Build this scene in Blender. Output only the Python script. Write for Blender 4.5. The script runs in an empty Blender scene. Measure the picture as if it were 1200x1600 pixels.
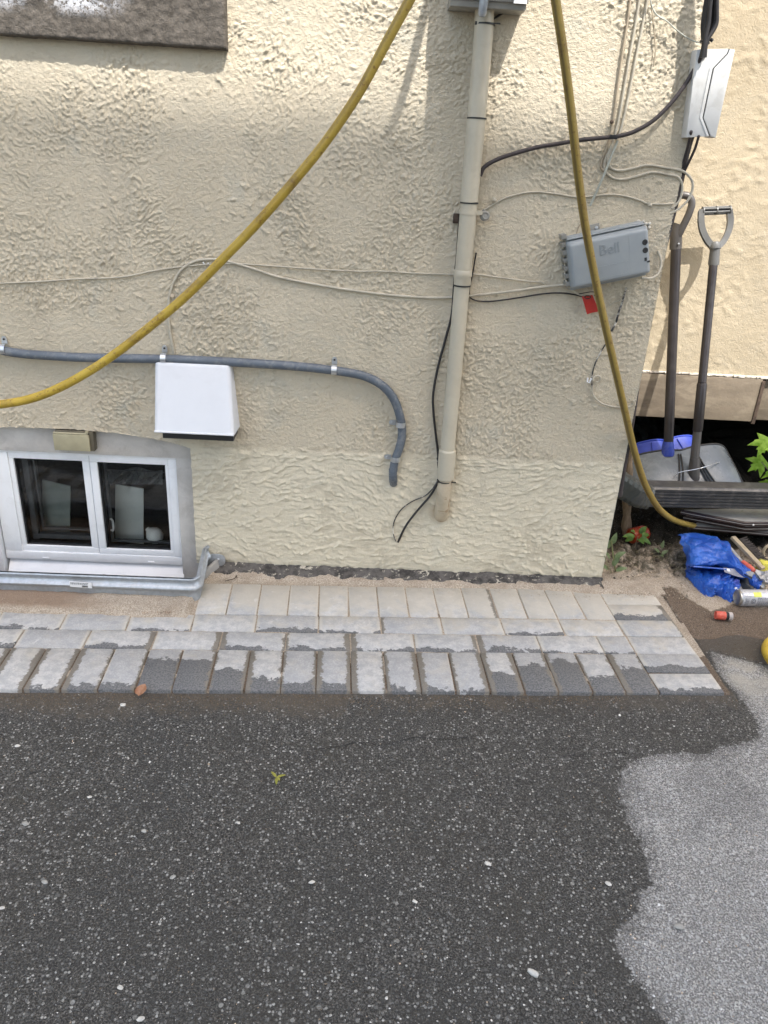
import bpy, bmesh, math, random
import numpy as np
from mathutils import Vector, Matrix, Euler
random.seed(7); np.random.seed(7)
SC = bpy.context.scene; COL = SC.collection
R = math.radians

# ------------------------------------------------------------------ camera
F = 1202.0; CH = 1.45; CD = 2.5636
MW = np.array([[0.99842093, 0.04276232, 0.03642848], [-0.01505958, -0.42099234, 0.90693917], [0.05411893, -0.90605565, -0.41968358]])
CAM = np.array([0.0, -CD, CH])
def _ray(px, py): return MW @ np.array([px-600.0, py-800.0, F])
def W(px, py, y=0.0):                      # point on the upright plane y
    d = _ray(px, py); return Vector(CAM + d*((y-CAM[1])/d[1]))
def G(px, py, z=0.0):                      # point on the level plane z
    d = _ray(px, py); return Vector(CAM + d*((z-CAM[2])/d[2]))
cd = bpy.data.cameras.new('camera'); cam = bpy.data.objects.new('camera', cd); COL.objects.link(cam)
right = Vector(MW[:, 0]); up = -Vector(MW[:, 1]); back = -Vector(MW[:, 2])
cam.matrix_world = Matrix((( right.x, up.x, back.x, CAM[0]), (right.y, up.y, back.y, CAM[1]), (right.z, up.z, back.z, CAM[2]), (0, 0, 0, 1)))
cd.sensor_fit = 'VERTICAL'; cd.sensor_height = 24.0; cd.lens = 24.0*F/1600.0
cd.clip_start = 0.05; cd.clip_end = 500
SC.camera = cam
# ------------------------------------------------------------------ light
SAZ, SEL = R(28), R(58)
SUN = Vector((math.sin(SAZ)*math.cos(SEL), -math.cos(SAZ)*math.cos(SEL), math.sin(SEL)))
wd = bpy.data.worlds.new("World"); SC.world = wd; wd.use_nodes = True
nt = wd.node_tree; nt.nodes.clear()
sky = nt.nodes.new('ShaderNodeTexSky'); sky.sky_type = 'NISHITA'; sky.sun_disc = False
sky.sun_elevation = SEL; sky.sun_rotation = math.atan2(SUN.x, SUN.y)
sky.air_density = 1.0; sky.dust_density = 3.0; sky.ozone_density = 0.6
bg = nt.nodes.new('ShaderNodeBackground'); bg.inputs['Strength'].default_value = 0.15
wo = nt.nodes.new('ShaderNodeOutputWorld')
tint = nt.nodes.new('ShaderNodeMix'); tint.data_type = 'RGBA'; tint.blend_type = 'MULTIPLY'; tint.inputs['Factor'].default_value = 1.0
tint.inputs[7].default_value = (1.0, 0.98, 0.915, 1); nt.links.new(sky.outputs[0], tint.inputs[6]); nt.links.new(tint.outputs[2], bg.inputs['Color']); nt.links.new(bg.outputs[0], wo.inputs['Surface'])
sl = bpy.data.lights.new('sun', 'SUN'); sl.energy = 2.2; sl.angle = R(0.53); sl.color = (1.0, 0.965, 0.92)
so = bpy.data.objects.new('sun', sl); COL.objects.link(so)
so.rotation_euler = SUN.to_track_quat('Z', 'Y').to_euler(); so.location = (3, -5, 9)
SC.view_settings.view_transform = 'Standard'; SC.view_settings.look = 'None'
SC.view_settings.exposure = 1.68; SC.view_settings.gamma = 1.0; SC.view_settings.use_curve_mapping = False

# ------------------------------------------------------------------ materials
class NT:
    def __init__(s, name):
        s.m = bpy.data.materials.new(name); s.m.use_nodes = True; s.t = s.m.node_tree
        s.b = s.t.nodes['Principled BSDF']; s._co = None
    def n(s, typ, **k):
        nd = s.t.nodes.new('ShaderNode'+typ)
        for a, v in k.items(): setattr(nd, a, v)
        return nd
    def l(s, a, b): s.t.links.new(a, b)
    def co(s, kind='Position'):
        if kind == 'Position':
            if s._co is None: s._co = s.n('NewGeometry').outputs['Position']
            return s._co
        return s.n('TexCoord').outputs[kind]
    def put(s, sock, v):
        if hasattr(v, 'default_value') or hasattr(v, 'is_linked'): s.l(v, sock)
        else:
            if isinstance(v, (tuple, list)) and len(v) == 3 and sock.type == 'RGBA': v = (*v, 1)
            sock.default_value = v
    def noise(s, scale, detail=4, rough=0.55, co=None, dist=0.0, out='Fac', stretch=None):
        nd = s.n('TexNoise'); nd.inputs['Scale'].default_value = scale; nd.inputs['Detail'].default_value = detail
        nd.inputs['Roughness'].default_value = rough; nd.inputs['Distortion'].default_value = dist
        c = co or s.co()
        if stretch: c = s.vmul(c, stretch)
        s.l(c, nd.inputs['Vector']); return nd.outputs[out]
    def vmul(s, c, v):
        nd = s.n('VectorMath', operation='MULTIPLY'); s.l(c, nd.inputs[0]); nd.inputs[1].default_value = v; return nd.outputs[0]
    def voro(s, scale, feature='F1', out='Distance', co=None, rnd=1.0):
        nd = s.n('TexVoronoi', feature=feature); nd.inputs['Scale'].default_value = scale; nd.inputs['Randomness'].default_value = rnd
        s.l(co or s.co(), nd.inputs['Vector']); return nd.outputs[out]
    def ramp(s, v, a, b, lo=0.0, hi=1.0):
        nd = s.n('MapRange'); nd.interpolation_type = 'SMOOTHSTEP'; s.put(nd.inputs['Value'], v)
        nd.inputs['From Min'].default_value = a; nd.inputs['From Max'].default_value = b
        nd.inputs['To Min'].default_value = lo; nd.inputs['To Max'].default_value = hi
        return nd.outputs[0]
    def m_(s, op, a, b=0.0, c=None):
        nd = s.n('Math', operation=op); s.put(nd.inputs[0], a); s.put(nd.inputs[1], b)
        if c is not None: s.put(nd.inputs[2], c)
        return nd.outputs[0]
    def mix(s, f, a, b, mode='MIX'):
        nd = s.n('Mix', data_type='RGBA', blend_type=mode); s.put(nd.inputs['Factor'], f)
        s.put(nd.inputs[6], a); s.put(nd.inputs[7], b); return nd.outputs[2]
    def attr(s, name, out='Fac', typ='GEOMETRY'):
        nd = s.n('Attribute', attribute_name=name, attribute_type=typ); return nd.outputs[out]
    def sep(s, v, i):
        nd = s.n('SeparateXYZ'); s.l(v, nd.inputs[0]); return nd.outputs[i]
    def bump(s, h, dist=0.002, strength=1.0, prev=None):
        nd = s.n('Bump'); nd.inputs['Distance'].default_value = dist; s.put(nd.inputs['Strength'], strength)
        s.put(nd.inputs['Height'], h)
        if prev is not None: s.l(prev, nd.inputs['Normal'])
        return nd.outputs[0]
    def done(s, col, rough=0.6, nrm=None, metal=0.0, spec=0.5, **k):
        s.put(s.b.inputs['Base Color'], col); s.put(s.b.inputs['Roughness'], rough); s.put(s.b.inputs['Metallic'], metal)
        s.put(s.b.inputs['Specular IOR Level'], spec)
        if nrm is not None: s.l(nrm, s.b.inputs['Normal'])
        for a, v in k.items(): s.put(s.b.inputs[a.replace('_', ' ')], v)
        return s.m

def simple(name, c, rough=0.5, metal=0.0, var=0.25, vs=18, dirt=None, dirt_amt=0.4, bump=0.0, bs=200, spec=0.5, dirt_scale=9, stretch=None):
    t = NT(name)
    n1 = t.noise(vs, 5, 0.6, stretch=stretch)
    lo = tuple(x*(1-var) for x in c); hi = tuple(min(1, x*(1+var*0.6)) for x in c)
    col = t.mix(t.ramp(n1, 0.3, 0.7), lo, hi)
    if dirt:
        n2 = t.noise(dirt_scale, 6, 0.68, dist=0.6, stretch=stretch)
        col = t.mix(t.m_('MULTIPLY', t.ramp(n2, 0.48, 0.66), dirt_amt), col, dirt)
    rg = t.ramp(t.noise(vs*2.3, 4), 0.3, 0.7, rough*0.8, min(1, rough*1.2))
    nrm = t.bump(t.noise(bs, 4, 0.6), bump) if bump else None
    return t.done(col, rg, nrm, metal, spec)

M = {}
# stucco of the main wall: painted, newer trowelled bottom band paler: fresh paint plus painted-in light near the ground
t = NT('stucco_paint')
z = t.sep(t.co(), 2)
big = t.noise(2.2, 5, 0.6); mid = t.noise(14, 5, 0.65)
c = t.mix(t.ramp(big, 0.3, 0.72), (0.545, 0.475, 0.355), (0.625, 0.548, 0.415))
c = t.mix(t.m_('MULTIPLY', t.ramp(mid, 0.42, 0.75), 0.35), c, (0.47, 0.435, 0.35))
c = t.mix(t.m_('MULTIPLY', t.ramp(t.noise(5, 4, 0.6, dist=1.0), 0.56, 0.72), 0.30), c, (0.47, 0.47, 0.41))
low = t.ramp(t.m_('ADD', z, t.m_('MULTIPLY', t.noise(9, 3), 0.06)), 0.50, 0.535, 1.0, 0.0)
c = t.mix(t.m_('MULTIPLY', low, 0.5), c, (0.69, 0.635, 0.49))
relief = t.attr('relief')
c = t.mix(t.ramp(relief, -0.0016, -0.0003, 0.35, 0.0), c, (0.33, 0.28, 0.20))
c = t.mix(t.m_('MULTIPLY', t.ramp(t.noise(7, 5, 0.7, stretch=(1, 1, 0.18)), 0.52, 0.72), 0.16), c, (0.36, 0.32, 0.26))
chip = t.ramp(t.noise(60, 3, 0.6), 0.74, 0.78)
c = t.mix(t.m_('MULTIPLY', chip, 0.5), c, (0.75, 0.72, 0.66))
# ochre stain where the pipe enters the wall
dist = t.n('VectorMath', operation='DISTANCE'); t.l(t.co(), dist.inputs[0]); dist.inputs[1].default_value = W(688, 800, 0)
c = t.mix(t.ramp(t.m_('ADD', dist.outputs['Value'], t.m_('MULTIPLY', t.noise(40, 3), 0.03)), 0.03, 0.07, 0.5, 0.0), c, (0.36, 0.24, 0.12))
fine = t.noise(260, 3, 0.7); med = t.noise(95, 3, 0.6, dist=0.8)
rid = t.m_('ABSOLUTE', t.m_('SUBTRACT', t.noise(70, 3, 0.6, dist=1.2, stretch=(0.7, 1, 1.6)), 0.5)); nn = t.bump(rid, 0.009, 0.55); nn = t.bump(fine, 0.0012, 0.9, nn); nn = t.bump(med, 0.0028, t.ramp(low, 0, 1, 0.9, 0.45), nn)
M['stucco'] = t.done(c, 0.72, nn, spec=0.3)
# stucco of the rear wall, smoother and a little yellower
t = NT('rear_stucco_paint')
c = t.mix(t.ramp(t.noise(2.5, 5, 0.6), 0.3, 0.7), (0.405, 0.34, 0.238), (0.465, 0.395, 0.282))
c = t.mix(t.m_('MULTIPLY', t.ramp(t.noise(12, 5, 0.65), 0.45, 0.7), 0.35), c, (0.42, 0.37, 0.285))
nn = t.bump(t.noise(180, 3, 0.7), 0.001, 0.8); nn = t.bump(t.noise(60, 4, 0.62, dist=1.4), 0.004, 0.8, nn)
M['rear_stucco'] = t.done(c, 0.7, nn, spec=0.3)
# brown rough sill with white paint worn on it
t = NT('brown_stone_paint')
sx = t.ramp(t.noise(7, 6, 0.7, dist=0.4), 0.40, 0.56)
zz = t.ramp(t.sep(t.co(), 2), 1.745, 1.80)
xx = t.ramp(t.m_('ADD', t.sep(t.co(), 0), t.m_('MULTIPLY', t.noise(5, 3), 0.25)), -0.63, -0.56, 1.0, 0.0)
sc_ = t.ramp(t.noise(150, 4, 0.7), 0.42, 0.5)
wmask = t.m_('MULTIPLY', t.m_('MULTIPLY', t.m_('MULTIPLY', sx, zz), sc_), xx)
c = t.mix(t.ramp(t.noise(40, 5, 0.7), 0.3, 0.7), (0.078, 0.068, 0.056), (0.15, 0.131, 0.11))
c = t.mix(wmask, c, (0.72, 0.73, 0.76))
nn = t.bump(t.noise(120, 4, 0.7, dist=0.8), 0.005, 1.0); nn = t.bump(t.noise(45, 4, 0.6), 0.006, 0.7, nn)
M['brown'] = t.done(c, 0.85, nn, spec=0.3)
M['tar'] = None
t = NT('tar_foundation')
c = t.mix(t.ramp(t.noise(25, 6, 0.7), 0.35, 0.65), (0.035, 0.032, 0.03), (0.12, 0.11, 0.10))
c = t.mix(t.ramp(t.noise(30, 5, 0.75, dist=1, stretch=(1, 1, 2.5)), 0.57, 0.63), c, (0.46, 0.42, 0.34))
M['tar'] = t.done(c, 0.75, t.bump(t.noise(90, 5, 0.7), 0.004, 1.0), spec=0.3)
M['parge'] = simple('smooth_parging', (0.50, 0.475, 0.44), 0.8, var=0.15, vs=8, bump=0.0012, bs=120, dirt=(0.26, 0.23, 0.2), dirt_amt=0.35)
M['upvc'] = simple('white_vinyl', (0.80, 0.81, 0.82), 0.35, var=0.03, vs=6, dirt=(0.5, 0.48, 0.46), dirt_amt=0.16, dirt_scale=14)
M['gasket'] = simple('black_rubber', (0.018, 0.018, 0.02), 0.6)
M['sash_dark'] = simple('dark_grey_sash', (0.10, 0.105, 0.115), 0.5)
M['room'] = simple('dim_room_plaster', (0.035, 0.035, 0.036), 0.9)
M['card'] = simple('pale_green_card', (0.20, 0.23, 0.215), 0.8, var=0.1)
M['card2'] = simple('white_card', (0.62, 0.65, 0.63), 0.8, var=0.05)
M['bulb'] = simple('opal_glass', (0.85, 0.85, 0.82), 0.2, var=0.04)
M['drape'] = simple('grey_plastic_film', (0.16, 0.165, 0.17), 0.3, bump=0.01, bs=20)
t = NT('window_glass')
t.t.nodes.remove(t.b); out = [x for x in t.t.nodes if x.type == 'OUTPUT_MATERIAL'][0]
tr = t.n('BsdfTransparent'); tr.inputs[0].default_value = (0.93, 0.94, 0.93, 1); gl = t.n('BsdfGlossy'); gl.inputs['Roughness'].default_value = 0.02
fr = t.n('Fresnel'); fr.inputs[0].default_value = 1.42; ms = t.n('MixShader')
t.l(t.bump(t.noise(3, 2), 0.02, 0.4), gl.inputs['Normal'])
t.l(fr.outputs[0], ms.inputs[0]); t.l(tr.outputs[0], ms.inputs[1]); t.l(gl.outputs[0], ms.inputs[2]); t.l(ms.outputs[0], out.inputs['Surface'])
M['glass'] = t.m
M['galv'] = simple('galvanised_steel', (0.44, 0.47, 0.50), 0.5, metal=0.6, var=0.14, vs=60, dirt=(0.36, 0.34, 0.31), dirt_amt=0.4, dirt_scale=9)
M['zinc'] = simple('bright_zinc_clip', (0.62, 0.64, 0.66), 0.35, metal=0.85, var=0.2)
M['white_hood'] = simple('white_hood_plastic', (0.70, 0.71, 0.735), 0.42, var=0.04, vs=5, dirt=(0.45, 0.44, 0.43), dirt_amt=0.15, dirt_scale=6)
M['black'] = simple('black_plastic', (0.02, 0.02, 0.021), 0.45, var=0.2)
M['conduit'] = simple('grey_pvc_conduit', (0.105, 0.125, 0.15), 0.45, var=0.15, vs=12, dirt=(0.25, 0.25, 0.24), dirt_amt=0.45, dirt_scale=40)
M['beige_pipe'] = simple('beige_painted_pipe', (0.50, 0.45, 0.345), 0.4, var=0.06, vs=10, dirt=(0.38, 0.33, 0.25), dirt_amt=0.3, dirt_scale=14)
M['beige_pipe_old'] = simple('stained_pipe_end', (0.50, 0.42, 0.30), 0.6, var=0.15, vs=18, dirt=(0.26, 0.16, 0.08), dirt_amt=0.8, dirt_scale=22)
M['cream_cable'] = simple('cream_cable_jacket', (0.50, 0.455, 0.36), 0.5, var=0.15, vs=20, dirt=(0.3, 0.26, 0.2), dirt_amt=0.5, dirt_scale=30)
M['tan_cable'] = simple('tan_cable_jacket', (0.40, 0.33, 0.235), 0.55, var=0.15, vs=20, dirt=(0.25, 0.2, 0.15), dirt_amt=0.5, dirt_scale=30)
M['black_cable'] = simple('black_cable_jacket', (0.022, 0.02, 0.02), 0.5, var=0.3)
M['brown_cable'] = simple('weathered_black_cable', (0.045, 0.035, 0.035), 0.55, var=0.3, vs=30)
M['painted_cable'] = simple('black_cable_with_paint_drips', (0.03, 0.028, 0.028), 0.55, var=0.3, dirt=(0.66, 0.62, 0.54), dirt_amt=1.6, dirt_scale=30)
M['pale_cable'] = simple('pale_green_grey_wire', (0.42, 0.43, 0.37), 0.5, var=0.15)
M['boxgrey'] = simple('grey_telecom_plastic', (0.29, 0.315, 0.325), 0.5, var=0.07, vs=8, dirt=(0.34, 0.35, 0.34), dirt_amt=0.3, dirt_scale=10)
M['boxwhite'] = simple('off_white_plastic', (0.66, 0.655, 0.63), 0.45, var=0.05, vs=8, dirt=(0.45, 0.43, 0.39), dirt_amt=0.4, dirt_scale=12)
M['metergrey'] = simple('meter_cabinet_enamel', (0.26, 0.25, 0.22), 0.5, var=0.15, vs=12, dirt=(0.4, 0.38, 0.33), dirt_amt=0.4)
M['paper'] = simple('white_label', (0.78, 0.78, 0.78), 0.6, var=0.04)
M['ink'] = simple('black_ink', (0.04, 0.04, 0.045), 0.7)
M['red'] = simple('red_tag_plastic', (0.50, 0.035, 0.025), 0.5, var=0.15)
M['outlet'] = simple('aged_beige_outlet_cover', (0.40, 0.36, 0.235), 0.4, var=0.12, vs=20, dirt=(0.25, 0.22, 0.15), dirt_amt=0.4)
M['outlet_dark'] = simple('bronze_edge', (0.16, 0.14, 0.10), 0.5, metal=0.3)
t = NT('yellow_rubber_hose')
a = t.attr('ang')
c = t.mix(t.ramp(t.noise(10, 5, 0.65), 0.3, 0.7), (0.44, 0.29, 0.028), (0.58, 0.41, 0.055))
d1 = t.ramp(t.noise(16, 6, 0.75, dist=0.5), 0.50, 0.68)
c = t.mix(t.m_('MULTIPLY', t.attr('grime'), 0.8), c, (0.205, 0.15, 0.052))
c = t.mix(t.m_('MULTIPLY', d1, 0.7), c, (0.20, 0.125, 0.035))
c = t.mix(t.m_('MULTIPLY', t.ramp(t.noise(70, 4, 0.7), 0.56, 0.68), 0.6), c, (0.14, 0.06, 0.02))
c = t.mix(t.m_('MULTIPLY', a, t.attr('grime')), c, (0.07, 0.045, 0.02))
M['hose'] = t.done(c, t.ramp(t.noise(20, 4), 0.3, 0.7, 0.35, 0.6), t.bump(t.noise(300, 2), 0.0006), spec=0.4)
M['shovel_grey'] = simple('grey_grip_plastic', (0.075, 0.07, 0.068), 0.4, var=0.12, bump=0.0003)
M['shovel_light'] = simple('light_grey_grip_plastic', (0.13, 0.132, 0.13), 0.45, var=0.1)
M['shaft'] = simple('dark_steel_shaft', (0.035, 0.030, 0.031), 0.36, metal=0.25, var=0.25, vs=14, dirt=(0.07, 0.065, 0.06), dirt_amt=0.3)
M['blade_blue'] = simple('blue_blade_plastic', (0.018, 0.045, 0.34), 0.42, var=0.2, vs=12, dirt=(0.10, 0.14, 0.42), dirt_amt=0.4, dirt_scale=16)
M['blade_grey'] = simple('grey_blade_plastic', (0.105, 0.125, 0.145), 0.3, var=0.15, vs=9, dirt=(0.22, 0.24, 0.25), dirt_amt=0.5, dirt_scale=10)
M['spout'] = simple('charcoal_aluminium_downspout', (0.05, 0.052, 0.055), 0.36, metal=0.2, var=0.15, vs=10, dirt=(0.2, 0.19, 0.18), dirt_amt=0.35, dirt_scale=18)
M['spout_elbow'] = simple('green_grey_downspout_elbow', (0.045, 0.052, 0.05), 0.45, metal=0.1, var=0.2, vs=20, dirt=(0.14, 0.135, 0.12), dirt_amt=0.5)
M['wood'] = simple('weathered_stake_wood', (0.23, 0.17, 0.11), 0.85, var=0.45, vs=60, dirt=(0.10, 0.075, 0.05), dirt_amt=0.6, bump=0.002, bs=90, stretch=(1, 1, 0.12))
M['skirting'] = simple('peeling_beige_board', (0.175, 0.14, 0.10), 0.75, var=0.22, vs=22, dirt=(0.26, 0.215, 0.155), dirt_amt=0.75, dirt_scale=14, bump=0.002, bs=40, stretch=(0.3, 1, 1))
M['flash'] = simple('peeled_white_paint_edge', (0.62, 0.58, 0.50), 0.7, var=0.3, vs=60, dirt=(0.14, 0.1, 0.08), dirt_amt=0.8, dirt_scale=30)
M['darkvoid'] = simple('shade_dark_masonry', (0.022, 0.02, 0.018), 0.95)  # near-black colour puts the crawl space shade into the lining
M['bark'] = simple('dark_rust_and_gap_shade', (0.075, 0.05, 0.035), 0.9, var=0.4, vs=40)  # rusty brown, also the painted shade of the board gaps
M['panel_top'] = simple('grey_dusty_panel_face', (0.34, 0.33, 0.31), 0.5, var=0.2, vs=12, dirt=(0.30, 0.28, 0.25), dirt_amt=0.5)
M['panel_edge'] = simple('black_brown_panel_edge', (0.035, 0.022, 0.022), 0.35, var=0.3)
M['tarp'] = None
t = NT('blue_woven_tarp')
c = t.mix(t.ramp(t.noise(14, 5, 0.6), 0.3, 0.7), (0.012, 0.06, 0.33), (0.022, 0.115, 0.48))
c = t.mix(t.m_('MULTIPLY', t.ramp(t.noise(26, 5, 0.7, dist=1), 0.55, 0.7), 0.45), c, (0.16, 0.32, 0.72))
c = t.mix(t.m_('MULTIPLY', t.ramp(t.noise(9, 4, 0.6), 0.58, 0.7), 0.5), c, (0.18, 0.14, 0.45))
nn = t.bump(t.voro(48, 'DISTANCE_TO_EDGE'), 0.008, 0.5); nn = t.bump(t.noise(500, 2), 0.0006, 0.6, nn)
M['tarp'] = t.done(c, 0.3, nn, spec=0.5)
M['tarp_hem'] = simple('grey_tarp_hem', (0.42, 0.40, 0.44), 0.5, var=0.2, vs=40)
M['bristle'] = simple('dark_wire_bristles', (0.035, 0.028, 0.025), 0.6)
M['brushwood'] = simple('dirty_beech_wood', (0.42, 0.34, 0.23), 0.7, var=0.2, vs=40)
M['handle_red'] = simple('coral_red_plastic', (0.66, 0.13, 0.09), 0.4, var=0.15)
M['yellow'] = simple('bright_yellow_plastic', (0.68, 0.62, 0.10), 0.45, var=0.15)
M['can'] = simple('silver_white_can', (0.56, 0.56, 0.58), 0.32, metal=0.3, var=0.1, vs=14)
M['canring'] = simple('can_rim_steel', (0.45, 0.43, 0.40), 0.35, metal=0.8)
M['canlime'] = simple('lime_yellow_print', (0.72, 0.75, 0.12), 0.4, var=0.2)
M['clear'] = simple('dusty_clear_plastic', (0.38, 0.37, 0.36), 0.22, var=0.3, vs=40)
M['scrap'] = simple('grey_plastic_scrap', (0.30, 0.30, 0.30), 0.5, var=0.2)
M['scrap_black'] = simple('black_rubber_scrap', (0.03, 0.03, 0.03), 0.6)
M['conn_red'] = simple('red_orange_connector', (0.58, 0.09, 0.055), 0.45, var=0.15, vs=60, dirt=(0.7, 0.3, 0.25), dirt_amt=0.4, dirt_scale=80)
M['conn_grey'] = simple('pale_connector_ring', (0.45, 0.40, 0.37), 0.5, var=0.15)
M['pot'] = simple('red_brown_tin', (0.30, 0.035, 0.012), 0.3, var=0.3, vs=40, dirt=(0.5, 0.14, 0.03), dirt_amt=0.6, dirt_scale=30)
def leafmat(name, a, b, tr=0.25):
    t = NT(name)
    c = t.mix(t.ramp(t.noise(45, 3), 0.3, 0.7), a, b)
    m = t.done(c, 0.5, t.bump(t.noise(160, 3), 0.001), spec=0.35)
    out = [x for x in t.t.nodes if x.type == 'OUTPUT_MATERIAL'][0]
    tl = t.n('BsdfTranslucent'); t.put(tl.inputs[0], c); mx = t.n('MixShader'); mx.inputs[0].default_value = tr
    t.l(t.b.outputs[0], mx.inputs[1]); t.l(tl.outputs[0], mx.inputs[2]); t.l(mx.outputs[0], out.inputs['Surface'])
    return m
M['leaf_sage'] = leafmat('sage_green_leaf', (0.12, 0.17, 0.075), (0.22, 0.28, 0.14))
M['leaf'] = leafmat('green_leaf', (0.06, 0.13, 0.025), (0.13, 0.23, 0.05))
M['leaf_bright'] = leafmat('bright_maple_leaf', (0.22, 0.42, 0.03), (0.40, 0.62, 0.09), 0.4)
M['leaf_dry'] = leafmat('dry_leaf', (0.33, 0.15, 0.08), (0.50, 0.28, 0.17))
M['leaf_yel'] = leafmat('yellow_green_sprig', (0.25, 0.26, 0.05), (0.38, 0.36, 0.08))
M['stem'] = simple('green_stem', (0.18, 0.19, 0.08), 0.6)
M['twig'] = simple('dry_twig', (0.26, 0.20, 0.13), 0.8, var=0.3)
M['pebble'] = simple('white_pebble', (0.56, 0.54, 0.49), 0.7, var=0.15, vs=80, bump=0.0008)
M['pebble_grey'] = simple('grey_pebble', (0.36, 0.35, 0.32), 0.7, var=0.2, vs=80, bump=0.0008)
M['brick_body'] = simple('neighbour_siding_paint', (0.62, 0.60, 0.55), 0.8, var=0.08, vs=3)
M['roof'] = simple('grey_roof_shingle', (0.13, 0.125, 0.12), 0.9, var=0.3, vs=20)

# asphalt
def asphalt_cols(t):
    sd = t.attr('dryd')                                      # signed distance (m) to the dry patch edge, >0 dry
    wob = t.m_('ADD', t.m_('MULTIPLY', t.m_('SUBTRACT', t.noise(45, 4, 0.65), 0.5), 0.045), t.m_('MULTIPLY', t.m_('SUBTRACT', t.noise(14, 3), 0.5), 0.05))
    dry = t.ramp(t.m_('ADD', sd, wob), -0.004, 0.006)
    return dry
t = NT('asphalt')
dry = asphalt_cols(t)
v = t.voro(150, out='Color'); vd = t.voro(150, out='Distance')
g = t.sep(v, 0)
stone = t.m_('MULTIPLY', t.ramp(g, 0.5, 0.7), t.ramp(vd, 0.38, 0.5, 1.0, 0.0))
v2 = t.voro(80, out='Color'); vd2 = t.voro(80, out='Distance')
stone2 = t.m_('MULTIPLY', t.ramp(t.sep(v2, 1), 0.93, 0.99), t.ramp(vd2, 0.3, 0.45, 1.0, 0.0))
grain = t.m_('POWER', t.ramp(t.noise(230, 3, 0.8), 0.36, 0.66), 1.6)
wetb = t.mix(grain, (0.018, 0.0165, 0.015), (0.215, 0.203, 0.182))
wetb = t.mix(t.m_('MULTIPLY', t.ramp(t.noise(3.5, 5, 0.65), 0.42, 0.7), 0.5), wetb, (0.06, 0.054, 0.045))
wet = t.mix(stone, wetb, t.mix(t.m_('POWER', t.sep(v, 1), 2.5), (0.075, 0.074, 0.07), (0.60, 0.585, 0.54)))
wet = t.mix(stone2, wet, t.mix(t.sep(v2, 0), (0.15, 0.15, 0.14), (0.38, 0.37, 0.34)))
dryb = t.mix(grain, (0.17, 0.165, 0.157), (0.82, 0.79, 0.745))
dryc = t.mix(stone, dryb, t.mix(t.sep(v, 1), (0.32, 0.32, 0.315), (0.72, 0.71, 0.69)))
dryc = t.mix(stone2, dryc, t.mix(t.sep(v2, 0), (0.40, 0.40, 0.39), (0.68, 0.67, 0.64)))
damp = t.ramp(t.m_('ADD', t.attr('dryd'), t.m_('MULTIPLY', t.m_('SUBTRACT', t.noise(9, 4, 0.7), 0.5), 0.10)), -0.01, 0.06)
c = t.mix(dry, wet, t.mix(damp, t.mix(0.5, wet, dryc), dryc))
silt = t.ramp(t.m_('ADD', t.attr('silt'), t.m_('MULTIPLY', t.m_('SUBTRACT', t.noise(22, 5, 0.7), 0.5), 1.3)), 0.40, 0.95)
c = t.mix(t.m_('MULTIPLY', silt, 0.82), c, t.mix(t.noise(300, 3, 0.7), (0.055, 0.045, 0.034), (0.22, 0.18, 0.135)))
lim = t.m_('MULTIPLY', t.attr('lime'), t.ramp(t.noise(18, 4), 0.3, 0.6))
c = t.mix(t.m_('MULTIPLY', lim, 0.75), c, (0.56, 0.52, 0.44))
pat = t.ramp(t.noise(6, 5, 0.7, dist=0.5), 0.60, 0.72)
c = t.mix(t.m_('MULTIPLY', pat, 0.35), c, (0.10, 0.09, 0.065))
c = t.mix(t.m_('MULTIPLY', t.ramp(t.noise(2.4, 5, 0.65, dist=.4), 0.48, 0.66), 0.25), c, (0.045, 0.045, 0.045))
nn = t.bump(t.m_('ADD', t.m_('MULTIPLY', vd, -1.0), t.m_('MULTIPLY', grain, 0.8)), 0.003, 1.0)
nn = t.bump(t.noise(28, 4), 0.006, 0.6, nn)
M['asphalt'] = t.done(c, t.ramp(dry, 0, 1, 0.5, 0.9), nn, spec=t.ramp(dry, 0, 1, 0.45, 0.25))
t = NT('aggregate_stones')
c = t.attr('scol', 'Color')
M['agg'] = t.done(c, t.attr('srough'), None, spec=0.4)
# soil / sand
t = NT('sandy_soil')
wet = t.ramp(t.m_('ADD', t.attr('wetd'), t.m_('MULTIPLY', t.m_('SUBTRACT', t.noise(40, 4, 0.65), 0.5), 0.05)), -0.006, 0.01)
c = t.mix(t.ramp(t.noise(240, 4, 0.75), 0.36, 0.64), (0.27, 0.22, 0.165), (0.56, 0.48, 0.385))
c = t.mix(t.m_('MULTIPLY', t.ramp(t.noise(12, 5, 0.6), 0.45, 0.65), 0.4), c, (0.25, 0.195, 0.14))
w = t.mix(t.ramp(t.noise(240, 4, 0.75), .36, .64), (0.11, 0.08, 0.055), (0.29, 0.22, 0.16))
w = t.mix(t.m_('MULTIPLY', t.ramp(t.voro(190, out='Distance'), 0.1, 0.5), 0.4), w, (0.06, 0.045, 0.035))
c = t.mix(wet, c, w)
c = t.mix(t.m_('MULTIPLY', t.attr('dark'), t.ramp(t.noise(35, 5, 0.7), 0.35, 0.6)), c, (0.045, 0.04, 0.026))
c = t.mix(t.ramp(t.m_('ADD', t.sep(t.co(), 1), t.m_('MULTIPLY', t.noise(20, 3), .08)), .24, .40), c, (0.02, 0.017, 0.012))  # shade under the downspout and crawl space painted into the soil
c = t.mix(t.attr('red'), c, t.mix(t.noise(200, 4, 0.75), (0.16, 0.105, 0.07), (0.38, 0.28, 0.20)))
c = t.mix(t.m_('MULTIPLY', t.ramp(t.noise(310, 2), 0.66, 0.72), 0.6), c, (0.62, 0.58, 0.52))
nn = t.bump(t.noise(220, 4, 0.7), 0.004, 1.0); nn = t.bump(t.noise(60, 4, 0.6), 0.006, 0.6, nn)
M['soil'] = t.done(c, 0.92, nn, spec=0.25)

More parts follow.
